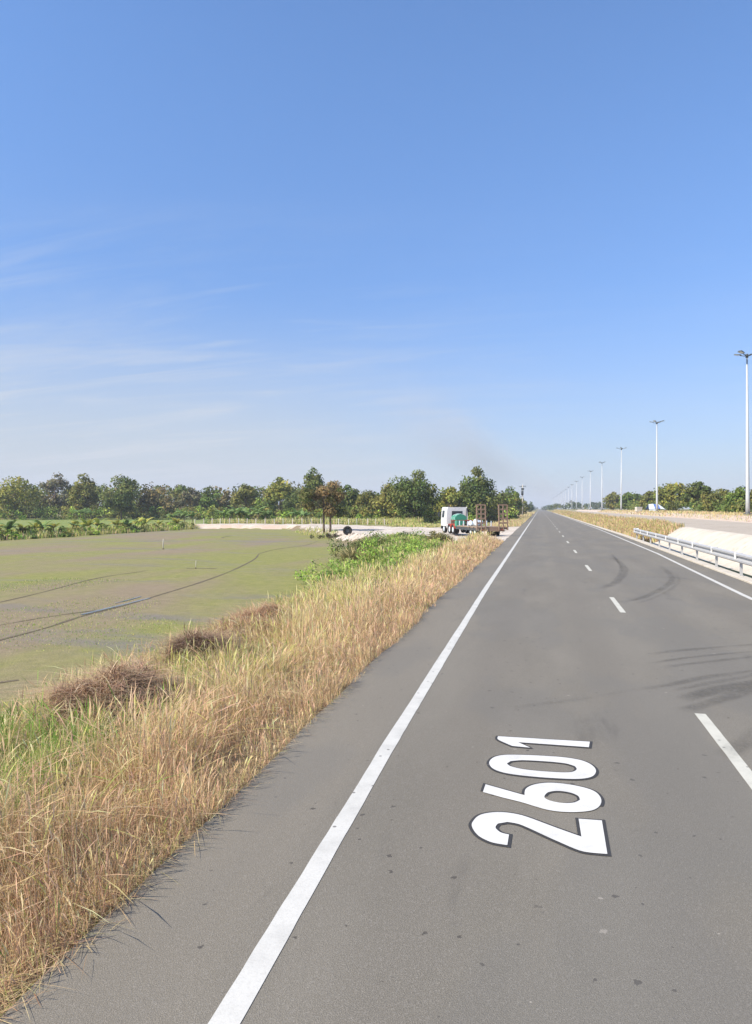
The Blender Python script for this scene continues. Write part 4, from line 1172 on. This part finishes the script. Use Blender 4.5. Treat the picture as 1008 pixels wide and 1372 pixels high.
def lamp_post():
    root = empty('lamp_post', (0, 0, 0))
    MB().tube([(0, 0, .0), (0, 0, 2), (0, 0, LH - .2)], [.23, .21, .09], 14).build('pole', M['polemetal'], root)
    MB().tube([(0, 0, -.3), (0, 0, .25), (0, 0, .28)], [.42, .42, .34], 14).build('foundation', M['dark'], root)
    MB().tube([(0, 0, LH - .35), (0, 0, LH + .05)], .15, 10).build('head_frame', M['dark'], root)
    for k in range(4):
        a = math.pi / 4 + k * math.pi / 2
        arm = MB().tube([(0, 0, LH - .2), (.55, 0, LH - .05), (.8, 0, LH + .02)], .045, 6).build('arm', M['dark'], root); arm.rotation_euler = (0, 0, a)
        lb = MB().add([(.72, -.22, LH + .04), (1.42, -.26, LH + .16), (1.42, .26, LH + .16), (.72, .22, LH + .04), (.78, -.16, LH + .17), (1.36, -.2, LH + .30), (1.36, .2, LH + .30), (.78, .16, LH + .17)],
                      [(3, 2, 1, 0), (4, 5, 6, 7), (0, 1, 5, 4), (1, 2, 6, 5), (2, 3, 7, 6), (3, 0, 4, 7)]).build('luminaire', M['dark'], arm)
        MB().add([(.78, -.18, LH + .045), (1.38, -.22, LH + .148), (1.38, .22, LH + .148), (.78, .18, LH + .045)], [(3, 2, 1, 0)]).build('lens', M['palecloth'], lb)
    return root


ORD = ['nearest lamp post, tall and cut by the right edge of the photo', 'lamp post standing in front of the blue and white tent', 'third lamp post, in front of the far end of the right wood', 'fourth lamp post counted from the right edge, just clear of the wood', 'fifth lamp post counted from the right edge, against open sky', 'sixth lamp post counted from the right edge, against the smoke']
lp = lamp_post()
ch_parts = children(lp)
for i in range(20):
    o = lp if i == 0 else copy_tree(lp)
    s = 88 + 65.5 * i; X = 22.7 + (.2 if i else 0)
    o.location = (X, s, float(zg(X, s)) if s < 420 else 1.75); o.rotation_euler = (0, R(-.4 if i == 0 else .25 * (-1) ** i), R(8 * ((i * 7) % 5)))
    tag(o, ORD[i] if i < 6 else 'distant thin lamp post in the shrinking row beside the vanishing road', 'lamp post', 'lamp posts along the second carriageway')

# utility pole on the left roadside
X, Y = at(700.5, 262)
up = empty('utility_pole', (X, Y, float(zg(X, Y)))); tag(up, 'pale concrete utility pole with transformer and crossarm on the left roadside', 'utility pole')
MB().tube([(0, 0, -.3), (0, 0, 11.4)], [.24, .14], 9).build('pole', M['post'], up)
MB().box(-1.1, 1.1, -.07, .07, 10.6, 10.75).build('crossarm', M['dark'], up)
MB().tube([(-.1, -.42, 7.6), (-.1, -.42, 9.2)], .42, 12).build('transformer', M['dark'], up)
ib = MB()
for x in (-1.0, -.4, .4, 1.0): ib.tube([(x, 0, 10.75), (x, 0, 11.15)], [.09, .05], 7)
ib.build('insulator', M['dark'], up)
MB().box(-.5, .5, -.2, .1, 9.4, 10.2).build('switch_box', M['dark'], up)

# blue and white tent and a white box under the wood on the right
X, Y = at(877, 160); z0 = float(zg(X, Y))
tn = empty('tent', (X, Y, z0), R(14)); tn.scale = (.85, .85, .85); tag(tn, 'low tent of blue and pale tarpaulins behind the second lamp post', 'tent')


def sheet(name, P, m_): 
    nrm = (Vector(P[1]) - Vector(P[0])).cross(Vector(P[2]) - Vector(P[0])).normalized() * .03
    Q_ = [tuple(Vector(p) - nrm) for p in P]; k = len(P)
    return MB().add(list(P) + Q_, [tuple(range(k)), tuple(range(2 * k - 1, k - 1, -1))] + [(i, i + k, (i + 1) % k + k, (i + 1) % k) for i in range(k)]).build(name, m_, tn)


sheet('roof_sheet', [(-1.9, -1.3, .75), (-.3, -1.3, .85), (-.3, 0, 2.1), (-1.5, 0, 1.95)], M['palecloth'])
sheet('roof_sheet', [(-.29, -1.3, .85), (1.1, -1.3, .8), (1.0, 0, 1.95), (-.29, 0, 2.1)], M['blue'])
sheet('roof_sheet', [(1.11, -1.3, .8), (2.4, -1.3, .65), (1.3, 0, 1.85), (1.01, 0, 1.95)], M['palecloth'])
sheet('roof_sheet', [(-1.5, .02, 1.95), (1.3, .02, 1.85), (2.2, 1.4, .7), (-1.8, 1.4, .7)], M['blue'])
sheet('side_sheet', [(-1.85, -1.25, 0), (-.2, -1.25, 0), (-.2, -1.25, .8), (-1.85, -1.25, .7)], M['palecloth'])
for x in (-1.8, -.3, 1.1, 2.2):
    MB().tube([(x, -1.2, -.1), (x, -1.2, .72)], .04, 6).build('tent_pole', M['wood'], tn)
sheet('ground_sheet', [(-1.7, -1.1, .05), (2.1, -1.1, .05), (2.1, 1.3, .05), (-1.7, 1.3, .05)], M['dark'])
X, Y = at(856, 158); z0 = float(zg(X, Y))
tb = empty('storage_box', (X, Y, z0), R(20)); tag(tb, 'cream white storage box standing left of the blue and white tent', 'box')
MB().prism([(-.6, .12), (.6, .12), (.62, .2), (.62, 1.0), (-.62, 1.0), (-.62, .2)], -.45, .45).build('body', M['post'], tb)
MB().prism([(-.67, 1.003), (.67, 1.003), (.64, 1.1), (-.64, 1.1)], -.5, .5).build('lid', M['whitemetal'], tb)
for x in (-.5, .5): MB().box(x - .06, x + .06, -.4, .4, -.05, .117).build('skid', M['wood'], tb)

# ------------------------------------------------------------------ air and smoke
def box_obj(name, x0, x1, y0, y1, z0, z1):
    me = MB().box(x0, x1, y0, y1, z0, z1).mesh(name, None)
    return obj_of(name, me)


hz = box_obj('haze', -6500, 6500, -400, 7500, -2.6, 110)
m = bpy.data.materials.new('haze_air'); m.use_nodes = True
m.node_tree.nodes.remove(m.node_tree.nodes['Principled BSDF'])
pv = m.node_tree.nodes.new('ShaderNodeVolumePrincipled')
pv.inputs['Color'].default_value = (.86, .90, .95, 1); pv.inputs['Density'].default_value = .00032
m.node_tree.links.new(pv.outputs[0], m.node_tree.nodes['Material Output'].inputs['Volume'])
hz.data.materials.append(m); tag(hz, 'thin pale air haze over the whole plain', None, kind='stuff')

sm = MB()
path = [Vector(p) for p in ((-118, 560, 84), (-90, 600, 70), (-60, 650, 52), (-30, 690, 40), (0, 720, 27), (22, 745, 14), (34, 755, 5))]
rad_ = [50, 44, 36, 28, 20, 12, 5]
sm.tube(path, rad_, 14)
smk = sm.build('smoke', None)
m = bpy.data.materials.new('smoke_air'); m.use_nodes = True; t = NT(m.node_tree)
m.node_tree.nodes.remove(m.node_tree.nodes['Principled BSDF'])
p = t.n('ShaderNodeNewGeometry').outputs['Position']
# distance from the plume's axis, fading to nothing before the hull
ax0, ax1 = path[0], path[-1]
dd = (ax1 - ax0).normalized()
rel = t.n('ShaderNodeVectorMath', operation='SUBTRACT', ins={0: p, 1: tuple(ax0)}).outputs[0]
al = t.n('ShaderNodeVectorMath', operation='DOT_PRODUCT', ins={0: rel, 1: tuple(dd)}).outputs['Value']
pr = t.n('ShaderNodeVectorMath', operation='SCALE', ins={0: tuple(dd), 'Scale': al}).outputs[0]
off_ = t.n('ShaderNodeVectorMath', operation='LENGTH', ins={0: t.n('ShaderNodeVectorMath', operation='SUBTRACT', ins={0: rel, 1: pr}).outputs[0]}).outputs['Value']
L_ = (ax1 - ax0).length
wid = t.n('ShaderNodeMapRange', clamp=True, ins={0: al, 1: 0.0, 2: L_, 3: 48.0, 4: 8.0}).outputs[0]
fall = t.ramp(t.math('DIVIDE', off_, wid), 1.0, .1)
endf = t.ramp(al, -25.0, 110.0)
ns = t.math('ADD', t.math('MULTIPLY', t.ramp(t.noise(p, .020, 5, .6), .30, .72), .75), .25)
den = t.math('MULTIPLY', t.math('MULTIPLY', fall, endf), t.math('MULTIPLY', ns, .018))
pv = t.n('ShaderNodeVolumePrincipled', ins={'Color': (.90, .85, .78, 1), 'Density': den})
m.node_tree.links.new(pv.outputs[0], m.node_tree.nodes['Material Output'].inputs['Volume'])
smk.data.materials.append(m); tag(smk, 'thin grey brown smoke drifting left from beyond the end of the road', None, kind='stuff')
SC.cycles.volume_step_rate = 4
SC.cycles.volume_max_steps = 128
